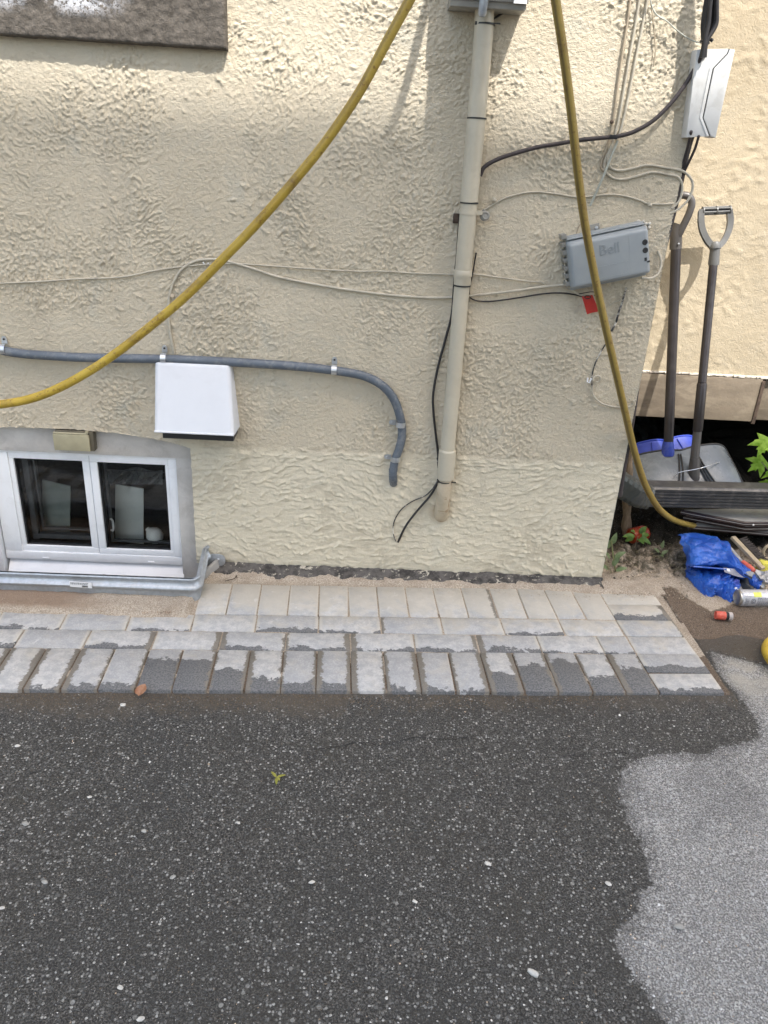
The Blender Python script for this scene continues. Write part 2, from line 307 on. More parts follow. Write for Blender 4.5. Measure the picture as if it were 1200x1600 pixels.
def paver_mat(name, wd_, ln_):
    t = NT(name)
    ob = t.co('Object'); rnd = t.n('ObjectInfo').outputs['Random']; oc = t.attr('color', 'Color', 'OBJECT') if False else t.n('ObjectInfo').outputs['Color']
    oi = [x for x in t.t.nodes if x.type == 'OBJECT_INFO']
    x, y = t.sep(ob, 0), t.sep(ob, 1)
    base = t.mix(t.ramp(rnd, .2, .8), (0.38, 0.375, 0.366), (0.51, 0.494, 0.465))
    base = t.mix(t.m_('MULTIPLY', t.ramp(t.noise(170, 5, 0.8), .4, .62), 0.5), base, (0.58, 0.575, 0.56))
    base = t.mix(t.m_('MULTIPLY', t.ramp(t.noise(240, 3, 0.7), .52, .68), 0.4), base, (0.25, 0.25, 0.255))
    base = t.mix(t.m_('MULTIPLY', t.ramp(t.noise(30, 5, 0.7), 0.38, 0.62), 0.62), base, (0.31, 0.311, 0.315))
    # dry sand dust, more of it toward the wall
    yw = t.sep(t.co(), 1)
    sa = t.m_('ADD', t.ramp(yw, -0.45, -0.08, 0.0, 0.34), t.noise(11, 5, 0.7, dist=0.6))
    base = t.mix(t.ramp(sa, 0.50, 0.80, 0.0, 0.72), base, (0.50, 0.455, 0.375))
    blot = t.ramp(t.noise(26, 6, 0.72, dist=0.8), 0.60, 0.68)
    base = t.mix(t.m_('MULTIPLY', blot, 0.5), base, (0.62, 0.60, 0.56))
    sandy = t.ramp(t.m_('ADD', t.m_('ABSOLUTE', t.m_('DIVIDE', x, wd_/2)), t.m_('MULTIPLY', t.noise(50, 4), 0.12)), 0.93, 1.06)
    base = t.mix(t.m_('MULTIPLY', sandy, 0.6), base, (0.56, 0.52, 0.44))
    nz = t.m_('MULTIPLY', t.m_('SUBTRACT', t.noise(38, 6, 0.75), 0.5), 0.05)
    nz2 = t.m_('MULTIPLY', t.m_('SUBTRACT', t.noise(13, 4, 0.7), 0.5), 0.13)
    cr, cg, cb = (t.sep(oc, i) for i in range(3))
    def wetfrom(d, amt): return t.ramp(t.m_('SUBTRACT', t.m_('ADD', t.m_('SUBTRACT', amt, d), nz), 0.0), -0.002, 0.003)
    nzz = t.m_('ADD', nz, nz2)
    dl = t.m_('ADD', x, wd_/2); dr = t.m_('SUBTRACT', wd_/2, x); df = t.m_('ADD', y, ln_/2)
    def wf(d, amt, nse): return t.m_('MULTIPLY', t.ramp(t.m_('ADD', t.m_('SUBTRACT', amt, d), nse), -0.002, 0.003), t.ramp(amt, 0.0005, 0.001))
    wl = wf(dl, t.m_('MULTIPLY', cr, 0.05), nz); wr = wf(dr, t.m_('MULTIPLY', cg, 0.05), nz); wfr = wf(df, t.m_('MULTIPLY', cb, 0.25), nzz)
    wet = t.m_('MAXIMUM', t.m_('MAXIMUM', wl, wr), wfr)
    wc = t.mix(t.ramp(t.noise(190, 5, 0.75), .36, .64), (0.085, 0.086, 0.088), (0.20, 0.198, 0.194))
    muddy = t.m_('MAXIMUM', wl, wr)
    wc = t.mix(t.m_('MULTIPLY', muddy, 0.6), wc, (0.24, 0.205, 0.155))
    c = t.mix(wet, base, wc)
    nn = t.bump(t.noise(260, 4, 0.75), 0.0016, 1.0); nn = t.bump(t.noise(45, 4, 0.6), 0.003, 0.6, nn)
    return t.done(c, t.ramp(wet, 0, 1, 0.88, 0.5), nn, spec=0.35)
M['paver_h'] = paver_mat('paver_header', 0.10, 0.20)
M['paver_s'] = paver_mat('paver_stretcher', 0.20, 0.10)
M['paver_q'] = paver_mat('paver_half', 0.10, 0.10)

# ------------------------------------------------------------------ mesh helpers
class MB:
    def __init__(s): s.v = []; s.f = []; s.fl = {}; s.attrs = {}
    def add(s, vs, fs):
        o = len(s.v); s.v += [tuple(v) for v in vs]; s.f += [tuple(i+o for i in f) for f in fs]; return s
    def hexa(s, p):   # 8 points: bottom 4 ccw, top 4 ccw
        return s.add(p, [(3, 2, 1, 0), (4, 5, 6, 7), (0, 1, 5, 4), (1, 2, 6, 5), (2, 3, 7, 6), (3, 0, 4, 7)])
    def box(s, a, b, mat=None):
        x0, y0, z0 = a; x1, y1, z1 = b
        p = [(x0, y0, z0), (x1, y0, z0), (x1, y1, z0), (x0, y1, z0), (x0, y0, z1), (x1, y0, z1), (x1, y1, z1), (x0, y1, z1)]
        if mat is not None: p = [mat @ Vector(q) for q in p]
        return s.hexa(p)
    def frustum(s, c, u, v, w, hu, hv, depth, su=1, sv=1):   # box with centre c, half axes, far end scaled
        c, u, v, w = map(Vector, (c, u, v, w)); q = []
        for k, (a, b) in ((0, (1, 1)), (1, (su, sv))):
            for i, j in ((-1, -1), (1, -1), (1, 1), (-1, 1)): q.append(c+u*hu*a*i+v*hv*b*j+w*depth*k)
        return s.hexa(q)
    def tube(s, pts, r, n=10, caps=True, ang=False, up=None, flat=1.0):
        pts = [Vector(p) for p in pts]; m = len(pts)
        rs = r if isinstance(r, (list, tuple)) else [r]*m
        tang = [(pts[min(i+1, m-1)]-pts[max(i-1, 0)]).normalized() for i in range(m)]
        u0 = Vector(up) if up else Vector((0, -1, 0.3))
        if abs(tang[0].dot(u0.normalized())) > 0.95: u0 = Vector((1, 0.2, 0))
        N = (u0-tang[0]*u0.dot(tang[0])).normalized(); vs = []; fs = []
        for i in range(m):
            N = (N-tang[i]*N.dot(tang[i])).normalized(); B = tang[i].cross(N)
            for k in range(n):
                a = 2*math.pi*k/n; vs.append(pts[i]+(N*math.cos(a)*flat+B*math.sin(a))*rs[i])
        for i in range(m-1):
            for k in range(n): fs.append((i*n+k, i*n+(k+1) % n, (i+1)*n+(k+1) % n, (i+1)*n+k))
        if caps: fs.append(tuple(range(n))[::-1]); fs.append(tuple(range((m-1)*n, m*n)))
        return s.add(vs, fs)
    def lathe(s, prof, base, axis, n=20, ang0=0):   # prof: (radius, height) list
        base, axis = Vector(base), Vector(axis).normalized()
        a = Vector((0, 0, 1)) if abs(axis.z) < 0.9 else Vector((1, 0, 0))
        U = axis.cross(a).normalized(); V = axis.cross(U); vs = []; fs = []
        for r, h in prof:
            for k in range(n):
                t_ = 2*math.pi*k/n+ang0; vs.append(base+axis*h+(U*math.cos(t_)+V*math.sin(t_))*max(r, 1e-5))
        for i in range(len(prof)-1):
            for k in range(n): fs.append((i*n+k, i*n+(k+1) % n, (i+1)*n+(k+1) % n, (i+1)*n+k))
        fs.append(tuple(range(n))[::-1]); fs.append(tuple(range((len(prof)-1)*n, len(prof)*n)))
        return s.add(vs, fs)
    def prism(s, poly, d):                       # planar polygon pushed along vector d
        n = len(poly); d = Vector(d); a = [Vector(p) for p in poly]; b = [p+d for p in a]
        return s.add(a+b, [tuple(range(n))[::-1], tuple(range(n, 2*n))]+[(i, (i+1) % n, n+(i+1) % n, n+i) for i in range(n)])
    def sheet(s, fn, nu, nv, thick=0.0):
        g = [[Vector(fn(i/nu, j/nv)) for i in range(nu+1)] for j in range(nv+1)]
        vs = [p for row in g for p in row]
        fs = [(j*(nu+1)+i, j*(nu+1)+i+1, (j+1)*(nu+1)+i+1, (j+1)*(nu+1)+i) for j in range(nv) for i in range(nu)]
        return s.add(vs, fs)
OFF = {}
def finish(name, mb, mat, parent=None, bevel=0.0, seg=2, smooth=38, thick=0.0, attrs=None, weld=False):
    me = bpy.data.meshes.new(name); me.from_pydata(mb.v, [], mb.f)
    for k, vals in (attrs or {}).items():
        at = me.attributes.new(k, 'FLOAT', 'POINT'); at.data.foreach_set('value', np.array(vals, 'f'))
    bm = bmesh.new(); bm.from_mesh(me)
    if weld: bmesh.ops.remove_doubles(bm, verts=bm.verts, dist=1e-5)
    bmesh.ops.recalc_face_normals(bm, faces=bm.faces)
    if bevel:
        es = [e for e in bm.edges if len(e.link_faces) == 2 and e.calc_face_angle(0) > R(30)]
        bmesh.ops.bevel(bm, geom=es, offset=bevel, segments=seg, affect='EDGES', profile=0.6, clamp_overlap=True)
    if thick:
        bmesh.ops.solidify(bm, geom=bm.faces[:], thickness=thick)
    off = Vector((0, 0, 0))
    if parent is not None: off = OFF[parent.name]
    elif not name in KEEP0:
        xs = [v.co for v in bm.verts]
        off = Vector(((min(p.x for p in xs)+max(p.x for p in xs))/2, (min(p.y for p in xs)+max(p.y for p in xs))/2, min(p.z for p in xs)))
    bmesh.ops.translate(bm, verts=bm.verts, vec=-off)
    bm.to_mesh(me); bm.free()
    me.materials.append(mat if not isinstance(mat, str) else M[mat])
    if smooth:
        me.shade_smooth()
        me.set_sharp_from_angle(angle=R(smooth))
    o = bpy.data.objects.new(name, me); COL.objects.link(o)
    if parent is not None: o.parent = parent
    else: o.location = off
    OFF[o.name] = off
    return o
KEEP0 = set()
def thing(name, label, cat, loc, group=None):
    o = bpy.data.objects.new(name, None); COL.objects.link(o); o.location = loc; o.empty_display_size = 0.05
    o['label'] = label; o['category'] = cat
    if group: o['group'] = group
    OFF[o.name] = Vector(loc); return o
def tag(o, label, cat, group=None):
    o['label'] = label; o['category'] = cat
    if group: o['group'] = group
    return o
def curve(pts, n=6):                              # Catmull-Rom through the points
    P = [Vector(p) for p in pts]; P = [P[0]*2-P[1]]+P+[P[-1]*2-P[-2]]; out = []
    for i in range(1, len(P)-2):
        p0, p1, p2, p3 = P[i-1:i+3]
        for k in range(n):
            t_ = k/n; out.append(0.5*((2*p1)+(p2-p0)*t_+(2*p0-5*p1+4*p2-p3)*t_*t_+(3*p1-p0-3*p2+p3)*t_**3))
    out.append(P[-2]); return out
def wpts(l, y): return [W(a[0], a[1], a[2] if len(a) > 2 else y) for a in l]

# ------------------------------------------------------------------ numpy noise
_PG = {}
def pnoise(x, y, f, seed):
    T = 256
    if seed not in _PG: ang = np.random.RandomState(seed).rand(T, T)*2*np.pi; _PG[seed] = (np.cos(ang), np.sin(ang))
    gx, gy = _PG[seed]
    X, Y = x*f, y*f; xi = np.floor(X).astype(int); yi = np.floor(Y).astype(int); xf, yf = X-xi, Y-yi
    u = xf*xf*xf*(xf*(xf*6-15)+10); v = yf*yf*yf*(yf*(yf*6-15)+10)
    def d(i, j):
        a, b = (xi+i) % T, (yi+j) % T; return gx[a, b]*(xf-i)+gy[a, b]*(yf-j)
    return (d(0, 0)*(1-u)+d(1, 0)*u)*(1-v)+(d(0, 1)*(1-u)+d(1, 1)*u)*v
def fbm(x, y, f, seed, o=4, g=0.5): return sum(pnoise(x, y, f*2**i, seed+i*7)*g**i for i in range(o))
def sstep(a, b, x): t_ = np.clip((x-a)/(b-a), 0, 1); return t_*t_*(3-2*t_)
def np_mesh(name, V, Fq, mat, parent=None, attrs=None, smooth=True, kind=None):
    me = bpy.data.meshes.new(name); me.vertices.add(len(V)); me.vertices.foreach_set('co', np.asarray(V, 'f').ravel())
    nf, k = Fq.shape; me.loops.add(nf*k); me.loops.foreach_set('vertex_index', Fq.astype('i').ravel())
    me.polygons.add(nf); me.polygons.foreach_set('loop_start', np.arange(0, nf*k, k, dtype='i')); me.update(calc_edges=True)
    for a, vals in (attrs or {}).items():
        if vals.ndim == 2:
            at = me.attributes.new(a, 'FLOAT_COLOR', 'POINT'); at.data.foreach_set('color', vals.astype('f').ravel())
        else:
            at = me.attributes.new(a, 'FLOAT', 'POINT'); at.data.foreach_set('value', vals.astype('f'))
    me.materials.append(M[mat])
    if smooth: me.shade_smooth()
    o = bpy.data.objects.new(name, me); COL.objects.link(o); OFF[o.name] = Vector((0, 0, 0))
    if parent is not None: o.parent = parent
    if kind: o['kind'] = kind
    return o
def poly_sd(x, y, poly):                           # signed distance, + inside
    d = np.full(x.shape, 1e9); ins = np.zeros(x.shape, bool); n = len(poly)
    for i in range(n):
        ax, ay = poly[i][0], poly[i][1]; bx, by = poly[(i+1) % n][0], poly[(i+1) % n][1]
        ex, ey = bx-ax, by-ay; t_ = np.clip(((x-ax)*ex+(y-ay)*ey)/(ex*ex+ey*ey+1e-12), 0, 1)
        d = np.minimum(d, np.hypot(x-ax-t_*ex, y-ay-t_*ey))
        c_ = ((ay > y) != (by > y)) & (x < (bx-ax)*(y-ay)/(by-ay+1e-12)+ax); ins ^= c_
    return np.where(ins, d, -d)

# ------------------------------------------------------------------ main house: displaced stucco sheet with the window opening
house = thing('house', 'cream stucco house front with a brown ledge and a white basement window', 'house', (-1.0, 0.3, 0.0))
XC = 0.953
PX, PZ = -0.592, 0.507       # window opening: right side, springing height
def ztop(x):                 # underside of the stucco over the window (shallow arch)
    return np.interp(x, [-1.7, -1.25, -1.0, -0.85, -0.72, -0.64, -0.59], [0.524, 0.526, 0.531, 0.524, 0.508, 0.492, 0.478])
def wall_sheet():
    st = 0.0032; x0, x1 = -1.40, XC; zt = 2.05
    nx = int((x1-x0)/st); nz = int((zt-0.045)/st)
    xs = np.linspace(x0, x1, nx+1); ts = np.linspace(0, 1, nz+1)
    X, T = np.meshgrid(xs, ts); zb = 0.016+0.016*pnoise(X, X*0, 5, 3)+0.014*pnoise(X, X*0+3, 19, 4)+0.008*pnoise(X, X*0+9, 60, 5)+.004*pnoise(X, X*0+5, 140, 6)
    zb = np.maximum(zb, .002)
    Z = zb+(zt-zb)*T
    # relief: crumbly sprayed-and-scraped texture above
    wx = X+0.014*fbm(X, Z, 16, 11, 3); wz = Z+0.014*fbm(X, Z, 16, 21, 3)
    r1 = 0; r2 = 0; wsum = 0
    for i_, an in enumerate((0.45, 1.35, 2.5)):
        ca, sa = math.cos(an), math.sin(an); a_, b_ = wx*ca+wz*sa, -wx*sa+wz*ca
        wgt = sstep(-0.15, 0.25, fbm(X, Z, 2.6, 31+i_*9, 2))+0.05; wsum = wsum+wgt
        r1 = r1+wgt*pnoise(a_, b_*2.4, 40, 41+i_); r2 = r2+wgt*pnoise(a_, b_*2.1, 90, 51+i_)
    r1 = r1/wsum*1.15; r2 = r2/wsum*1.2; r3 = pnoise(wx, wz, 140, 61)
    amp = 0.42+0.85*sstep(-0.22, 0.30, fbm(X, Z, 3.2, 71, 3))
    crust = sstep(0.04, 0.20, r1)*0.0019+np.maximum(r2+.03, 0)*0.0042+sstep(.12,.3,r2)*.0015+r3*0.0018
    dab = sstep(0.26, 0.42, pnoise(wx, wz, 48, 81))*0.003*sstep(0.02, 0.3, fbm(X, Z, 4.5, 85, 2))
    up_h = (crust*amp+dab*1.1)+0.004*fbm(X, Z, 2.5, 91, 3)
    # trowel strokes below
    sw = 0.35*np.sin(X*5.1+1.0); lo_h = 0.0016*pnoise(X*.35+Z*.1, Z+sw*X*.1+.02*fbm(X, Z, 4, 103, 2), 95, 105)+0.0012*fbm(X, Z*1.7, 14, 101, 3)+0.003*fbm(X, Z, 3, 111, 2)
    H = np.zeros_like(X); dz = (zt-0.045)/nz; rs = np.random.RandomState(5)
    def stroke(cx, cz, L, a0, curv, h, w):
        n = int(L/0.0016)+2; tt = np.linspace(-0.5, 0.5, n); aa = a0+curv*tt
        px = cx+np.cumsum(np.cos(aa))*L/n-L/2*math.cos(a0); pz = cz+np.cumsum(np.sin(aa))*L/n-L/2*math.sin(a0)
        hh = h*np.clip(1.15-np.abs(tt)*2.3, 0, 1)*(0.6+0.4*np.sin(tt*23+cx*90))
        ix = np.round((px-x0)/st).astype(int); iz = np.round((pz-0.045)/dz).astype(int)
        nw = math.cos(a0)
        for k, wgt in ((0, 1.0), (1, 0.8), (2, 0.5), (3, 0.28), (4, 0.12)):
            jx = ix; jz = iz+(k if nw > 0.5 or nw < -0.5 else 0); jx = ix+(0 if abs(nw) > 0.5 else k)
            ok = (jx >= 0) & (jx <= nx) & (jz >= 0) & (jz <= nz)
            np.maximum.at(H, (jz[ok], jx[ok]), hh[ok]*wgt)
    for i in range(620):
        cx = rs.uniform(-0.6, XC); cz = rs.uniform(0.04, 0.50)
        # fan-like sweeps
        fld = 0.55*math.sin(cx*5.1+1.0)*math.cos(cz*8)+rs.normal(0, 0.22)
        L = rs.uniform(0.04, 0.20)
        stroke(cx, cz, L, fld, rs.normal(0, 1.3), rs.choice([0.0018, 0.003, 0.0055])*rs.uniform(.7, 1.1), 1)
    for i in range(90):
        cx = rs.uniform(-0.6, XC); cz = rs.uniform(0.04, 0.50)
        stroke(cx, cz, rs.uniform(0.03, 0.09), rs.uniform(-1.0, 1.0), rs.normal(0, 2.5), rs.uniform(0.003, 0.0055), 1)
    for cx, L in ((-0.42, 0.2), (-0.25, 0.22), (-0.05, 0.26), (0.06, 0.16), (0.42, 0.2), (0.58, 0.24), (0.75, 0.2)):
        for k in range(4): stroke(cx+rs.uniform(-.04, .04), 0.495+rs.normal(0, 0.007), L, rs.normal(0.03, 0.07), rs.normal(0, .4), 0.0062, 1)
    bz = 0.50+0.012*fbm(X, X*0, 6, 121, 2)
    m = sstep(-0.008, 0.006, Z-bz)
    low = (Z < bz)
    h = up_h*m+(lo_h+H*1.0)*(1-m)
    # the smooth patch where the conduit and the wire come out
    h += 0.0025*np.exp(-(((X-0.15)/0.05)**2+((Z-0.36)/0.06)**2))*fbm(X, Z, 60, 131, 2)
    relief = h-(0.003*fbm(X, Z, 2.5, 91, 3))
    # stucco turns in at the bottom lip and at the opening
    Y = -h
    Y += 0.003*(1-sstep(0, 0.02, Z-zb))
    zt_ = ztop(X); inside = lambda xx, zz: (xx < PX) & (zz < ztop(xx)) & (zz > -1)
    inn = inside(X, Z)
    V = np.stack([X, Y, Z], -1).reshape(-1, 3)
    idx = np.arange((nx+1)*(nz+1)).reshape(nz+1, nx+1)
    q = np.stack([idx[:-1, :-1], idx[:-1, 1:], idx[1:, 1:], idx[1:, :-1]], -1)
    cen = inside((X[:-1, :-1]+X[1:, 1:])/2, (Z[:-1, :-1]+Z[1:, 1:])/2)
    keep = ~cen; Q = q[keep]
    # rim of the opening: snap and push inwards
    used = np.zeros(V.shape[0], bool); used[Q.ravel()] = True
    cut = np.zeros(V.shape[0], bool); cut[q[cen].ravel()] = True
    rim = used & cut
    vx, vz = V[:, 0], V[:, 2]
    top_rim = rim & (vx < PX-0.004); V[top_rim, 2] = ztop(V[top_rim, 0])+0.003*pnoise(V[top_rim, 0], V[top_rim, 0]*0, 60, 7)+0.0015*pnoise(V[top_rim, 0], V[top_rim, 0]*0, 160, 8)
    side = rim & ~top_rim; V[side, 0] = PX+0.0035*pnoise(V[side, 2], V[side, 2]*0, 40, 9)
    # inward faces along the opening and the bottom lip
    E = {}
    extraV = []; extraQ = []; mp = {}
    def inner(i, dy):
        if i not in mp:
            p = V[i].copy(); p[1] = dy; mp[i] = V.shape[0]+len(extraV); extraV.append(p)
        return mp[i]
    K = keep
    for j in range(nz):
        row = K[j]
        ch = np.nonzero(row[1:] != row[:-1])[0]
        for i in ch: a, b = idx[j, i+1], idx[j+1, i+1]; extraQ.append((a, inner(a, .05), inner(b, .05), b))
    for j in range(nz-1):
        ch = np.nonzero(K[j] != K[j+1])[0]
        for i in ch: a, b = idx[j+1, i], idx[j+1, i+1]; extraQ.append((a, b, inner(b, .05), inner(a, .05)))
    for i in np.nonzero(K[0])[0]: a, b = idx[0, i], idx[0, i+1]; extraQ.append((a, b, inner(b, .02), inner(a, .02)))
    for j in range(nz): a, b = idx[j, nx], idx[j+1, nx]; extraQ.append((a, b, inner(b, .06), inner(a, .06)))
    rl = np.concatenate([relief.ravel(), np.zeros(len(extraV))])
    V = np.concatenate([V, np.array(extraV)]); Q = np.concatenate([Q, np.array(extraQ)])
    V = V-np.array(OFF['house'])
    return np_mesh('wall', V, Q, 'stucco', house, {'relief': rl})
wall_sheet()
# rest of the house body beyond the detailed sheet
mb = MB(); mb.box((-7, 0.004, 2.05), (XC, 0.25, 6.0)); mb.box((-7, 0.004, 0.0), (-1.40, 0.25, 2.05)); finish('wall', mb, 'stucco', house, smooth=0)
mb = MB(); mb.box((XC-0.2, 0.06, -0.02), (XC, 0.80, 2.3)); mb.box((XC-0.2, 0.25, 2.3), (XC, 0.80, 6.0)); finish('side_wall', mb, 'stucco', house, smooth=0)
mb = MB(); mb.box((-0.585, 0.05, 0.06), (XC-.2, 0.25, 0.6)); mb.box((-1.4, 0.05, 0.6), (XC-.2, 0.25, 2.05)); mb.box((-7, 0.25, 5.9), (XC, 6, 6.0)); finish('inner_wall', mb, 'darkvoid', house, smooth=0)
# dark tar strip under the stucco
def strip():
    n = 420; vs = []; fs = []
    xs = np.linspace(-0.575, XC-0.002, n)
    top = 0.060+0*xs
    f1 = 0.003*fbm(xs, xs*0, 12, 201, 4)
    for lvl in range(7):
        zz = [-.03, -.002, .007, .012, .017, .024, .034][lvl]+.0035*fbm(xs, xs*0+lvl*0.4, 22, 215, 3)*(lvl > 0); yo = [-.070, -.064, -.050, -.034, -.016, -.002, .010][lvl]
        yy = yo+1.6*f1+0.006*fbm(xs, xs*0+lvl*0.3, 16, 211, 3)+(.012*sstep(.3, .9, xs))*(lvl < 4)
        vs += [(xs[i], yy[i], zz[i]) for i in range(n)]
    for l in range(6):
        for i in range(n-1): fs.append((l*n+i, l*n+i+1, (l+1)*n+i+1, (l+1)*n+i))
    # right end
    mb = MB(); mb.add(vs, fs); mb.box((-0.575, 0.02, -0.02), (XC-0.002, 0.06, 0.034)); mb.box((XC-.006, -.055, -.03), (XC-.0025, .03, .012))
    return finish('foundation_strip', mb, 'tar', house)
strip()
mb = MB(); mb.tube([(XC-0.008, 0.0, 0.02), (XC+0.004, 0.0, 0.018)], 0.007, 8); finish('pipe_stub', mb, 'scrap_black', house)
# brown ledge at top left
def ledge():
    p = 0.036; a = W(353, 77, -p); xr = a.x; zb = a.z
    def side(nu, nv, fn): return MB().sheet(fn, nu, nv)
    n = 130; mb = MB()
    def nz(x, z_, s): return 0.0035*float(0)  # relief comes from numpy below
    xs = np.linspace(-1.5, xr, 260); zs = np.linspace(zb, zb+0.20, 40)
    X, Z = np.meshgrid(xs, zs); Yd = -p-0.0035*fbm(X, Z, 45, 301, 3)-0.002*np.abs(pnoise(X, Z, 110, 305))
    e = np.minimum((Z-zb)/0.006, (xr-X)/0.006); Yd = Yd+0.005*np.clip(1-e, 0, 1)**2
    Zb = Z+np.where(np.abs(Z-zb) < 1e-6, 0.0025*fbm(X, X*0, 25, 311, 3), 0)
    V = np.stack([X, Yd, Zb], -1).reshape(-1, 3); idx = np.arange(V.shape[0]).reshape(X.shape)
    Q = np.stack([idx[:-1, :-1], idx[:-1, 1:], idx[1:, 1:], idx[1:, :-1]], -1).reshape(-1, 4)
    eV = []; eQ = []
    nb = V.shape[0]
    for i in range(len(xs)): eV.append((xs[i], 0.01, Zb[0, i]))
    for i in range(len(xs)-1): eQ.append((idx[0, i+1], idx[0, i], nb+i, nb+i+1))
    nb2 = nb+len(eV)
    for j in range(len(zs)): eV.append((xr+0.001, 0.01, Zb[j, -1]))
    for j in range(len(zs)-1): eQ.append((idx[j, -1], nb2+j, nb2+j+1, idx[j+1, -1]))
    V = np.concatenate([V, np.array(eV)])-np.array(OFF['house']); Q = np.concatenate([Q, np.array(eQ)])
    np_mesh('ledge', V, Q, 'brown', house)
    mb = MB(); mb.box((-1.5, -p-0.004, zb+0.2), (xr+0.004, 0.02, zb+0.23)); finish('ledge_cap', mb, 'brown', house)
ledge()

# ---- basement window
WY = 0.030
win = finish('window', MB().box((-1.45, 0.055, -.3), (PX+0.004, 0.08, W(150, 878, .03).z+.004)), 'upvc', house)   # low bottom rail is the mother part
def wrect(pxa, pxb, y): a, b = W(*pxa, y), W(*pxb, y); return a.x, a.z, b.x, b.z
fr_r = W(280, 800, WY).x; f_top = W(140, 709, WY).z; f_bot = W(150, 878, WY).z
gl_Lx0, gl_Lx1 = W(30, 787, WY).x, W(135, 790, WY).x; gl_Rx0, gl_Rx1 = W(158, 790, WY).x, W(262, 795, WY).x
g_top = W(140, 722, WY).z; g_bot = W(150, 857, WY).z
f_l = W(-2, 790, WY).x-0.004
def sub(name, mb, mat, **k): return finish(name, mb, mat, win, **k)
y0, y1 = WY, WY+0.05
mb = MB()      # outer frame
mb.box((f_l, y0, g_top+0.024), (fr_r, y1, f_top)); mb.box((f_l, y0, f_bot), (fr_r, y1, g_bot-0.024))
mb.box((f_l, y0+.0005, g_bot-.024), (gl_Lx0-0.016, y1, g_top+.024)); mb.box((gl_Rx1+0.012, y0+.0005, g_bot-.024), (fr_r, y1, g_top+.024))
sub('frame', mb, 'upvc', bevel=0.003)
for a, b in ((gl_Lx0-0.016, (gl_Lx1+gl_Rx0)/2-0.001), ((gl_Lx1+gl_Rx0)/2+0.001, gl_Rx1+0.012)):
    ga, gb = (gl_Lx0, gl_Lx1) if a < gl_Lx0 else (gl_Rx0, gl_Rx1)
    yy = y0+0.006 if a < gl_Lx0 else y0+0.003; mb = MB()
    mb.box((a, yy, g_top), (b, y1-.004, g_top+0.024)); mb.box((a, yy, g_bot-0.024), (b, y1-.004, g_bot))
    mb.box((a, yy+.0004, g_bot), (ga, y1-.004, g_top)); mb.box((gb, yy+.0004, g_bot), (b, y1-.004, g_top))
    sub('sash', mb, 'upvc', bevel=0.002)
    mb = MB(); w_ = 0.004
    mb.box((ga, yy+.008, g_top-w_), (gb, y1-.01, g_top)); mb.box((ga, yy+.008, g_bot), (gb, y1-.01, g_bot+w_))
    mb.box((ga, yy+.0084, g_bot+w_), (ga+w_, y1-.01, g_top-w_)); mb.box((gb-w_, yy+.0084, g_bot+w_), (gb, y1-.01, g_top-w_))
    sub('gasket', mb, 'gasket')
    mb = MB(); mb.box((ga+.001, yy+.016, g_bot+.001), (gb-.001, yy+.019, g_top-.001)); sub('pane', mb, 'glass', smooth=0)
# second dark sash behind the left pane, thin rail behind the right one
mb = MB(); ga, gb = gl_Lx0, gl_Lx1; w_ = 0.022; ya, yb = 0.085, 0.11
mb.box((ga+.006, ya, g_bot), (ga+.006+w_, yb, g_top)); mb.box((ga+.006, ya-.001, g_bot+.006), (gb+.02, yb-.001, g_bot+.006+w_*.8))
mb.box((ga+w_+.013, yb, g_bot+w_+.01), (ga+w_+.02, yb+.02, g_top)); mb.box((ga+w_+.013, yb-.0, g_bot+w_+.01), (gb+.02, yb+.02, g_bot+w_+.016))
sub('inner_sash', mb, 'sash_dark', bevel=0.002)
mb = MB(); ga, gb = gl_Rx0, gl_Rx1
mb.box((ga+.004, .085, g_bot), (ga+.013, .10, g_top)); mb.box((ga+.004, .084, g_bot+.004), (gb, .099, g_bot+.012)); mb.box((gb-.014, .086, g_bot), (gb-.006, .10, g_top))
mb.box((ga+.013, .087, g_top-.052), (gb-.014, .092, g_top-.050))
sub('inner_sash', mb, 'sash_dark', bevel=0.001)
mb = MB(); mb.tube(curve([(ga+.010, .080, g_bot+.055), (ga+.020, .075, g_bot+.06), (ga+.021, .075, g_bot+.095), (ga+.012, .078, g_bot+.105)], 5), 0.004, 8); sub('latch', mb, 'upvc')
mb = MB(); a = W(17, 873, WY); b = W(287, 883, WY)
mb.hexa([(f_l+.005, WY-.015, f_bot-.052), (fr_r+.006, WY-.015, f_bot-.052), (fr_r+.006, WY+.03, f_bot-.052), (f_l+.005, WY+.03, f_bot-.052),
         (f_l+.005, WY-.015, f_bot-.046), (fr_r+.006, WY-.015, f_bot-.046), (fr_r+.006, WY+.02, f_bot-.003), (f_l+.005, WY+.02, f_bot-.003)])
sub('sill', mb, 'upvc', bevel=0.002)
mb = MB()
for px in (72, 236): a = W(px, 873, WY); sub('drain_cover', MB().box((a.x-.012, y0-.003, f_bot+.007), (a.x+.012, y0+.002, f_bot+.012)), 'upvc', bevel=0.0015)
mb = MB(); mb.hexa([(f_l-.06, WY-.022, f_bot-.06), (f_l-.004, WY-.02, f_bot-.06), (f_l-.002, WY+.03, f_bot-.05), (f_l-.05, WY+.03, f_bot-.05), (f_l-.06, WY-.022, f_top+.01), (f_l-.004, WY-.02, f_top+.01), (f_l-.002, WY+.03, f_top+.01), (f_l-.05, WY+.03, f_top+.01)])
sub('jamb', mb, 'upvc', bevel=0.002)
# parging around the frame
def parge():
    mb = MB(); yy = 0.022
    mb.box((-1.45, yy, f_top+.001), (PX+.004, 0.05, 0.545)); mb.box((fr_r+.001, yy+.0015, -.3), (PX+.006, 0.05, f_top+.001))
    mb.box((-1.45, yy+.002, -.3), (f_l-.062, 0.05, f_top))
    return finish('parging', mb, 'parge', house, bevel=0.002)
parge()
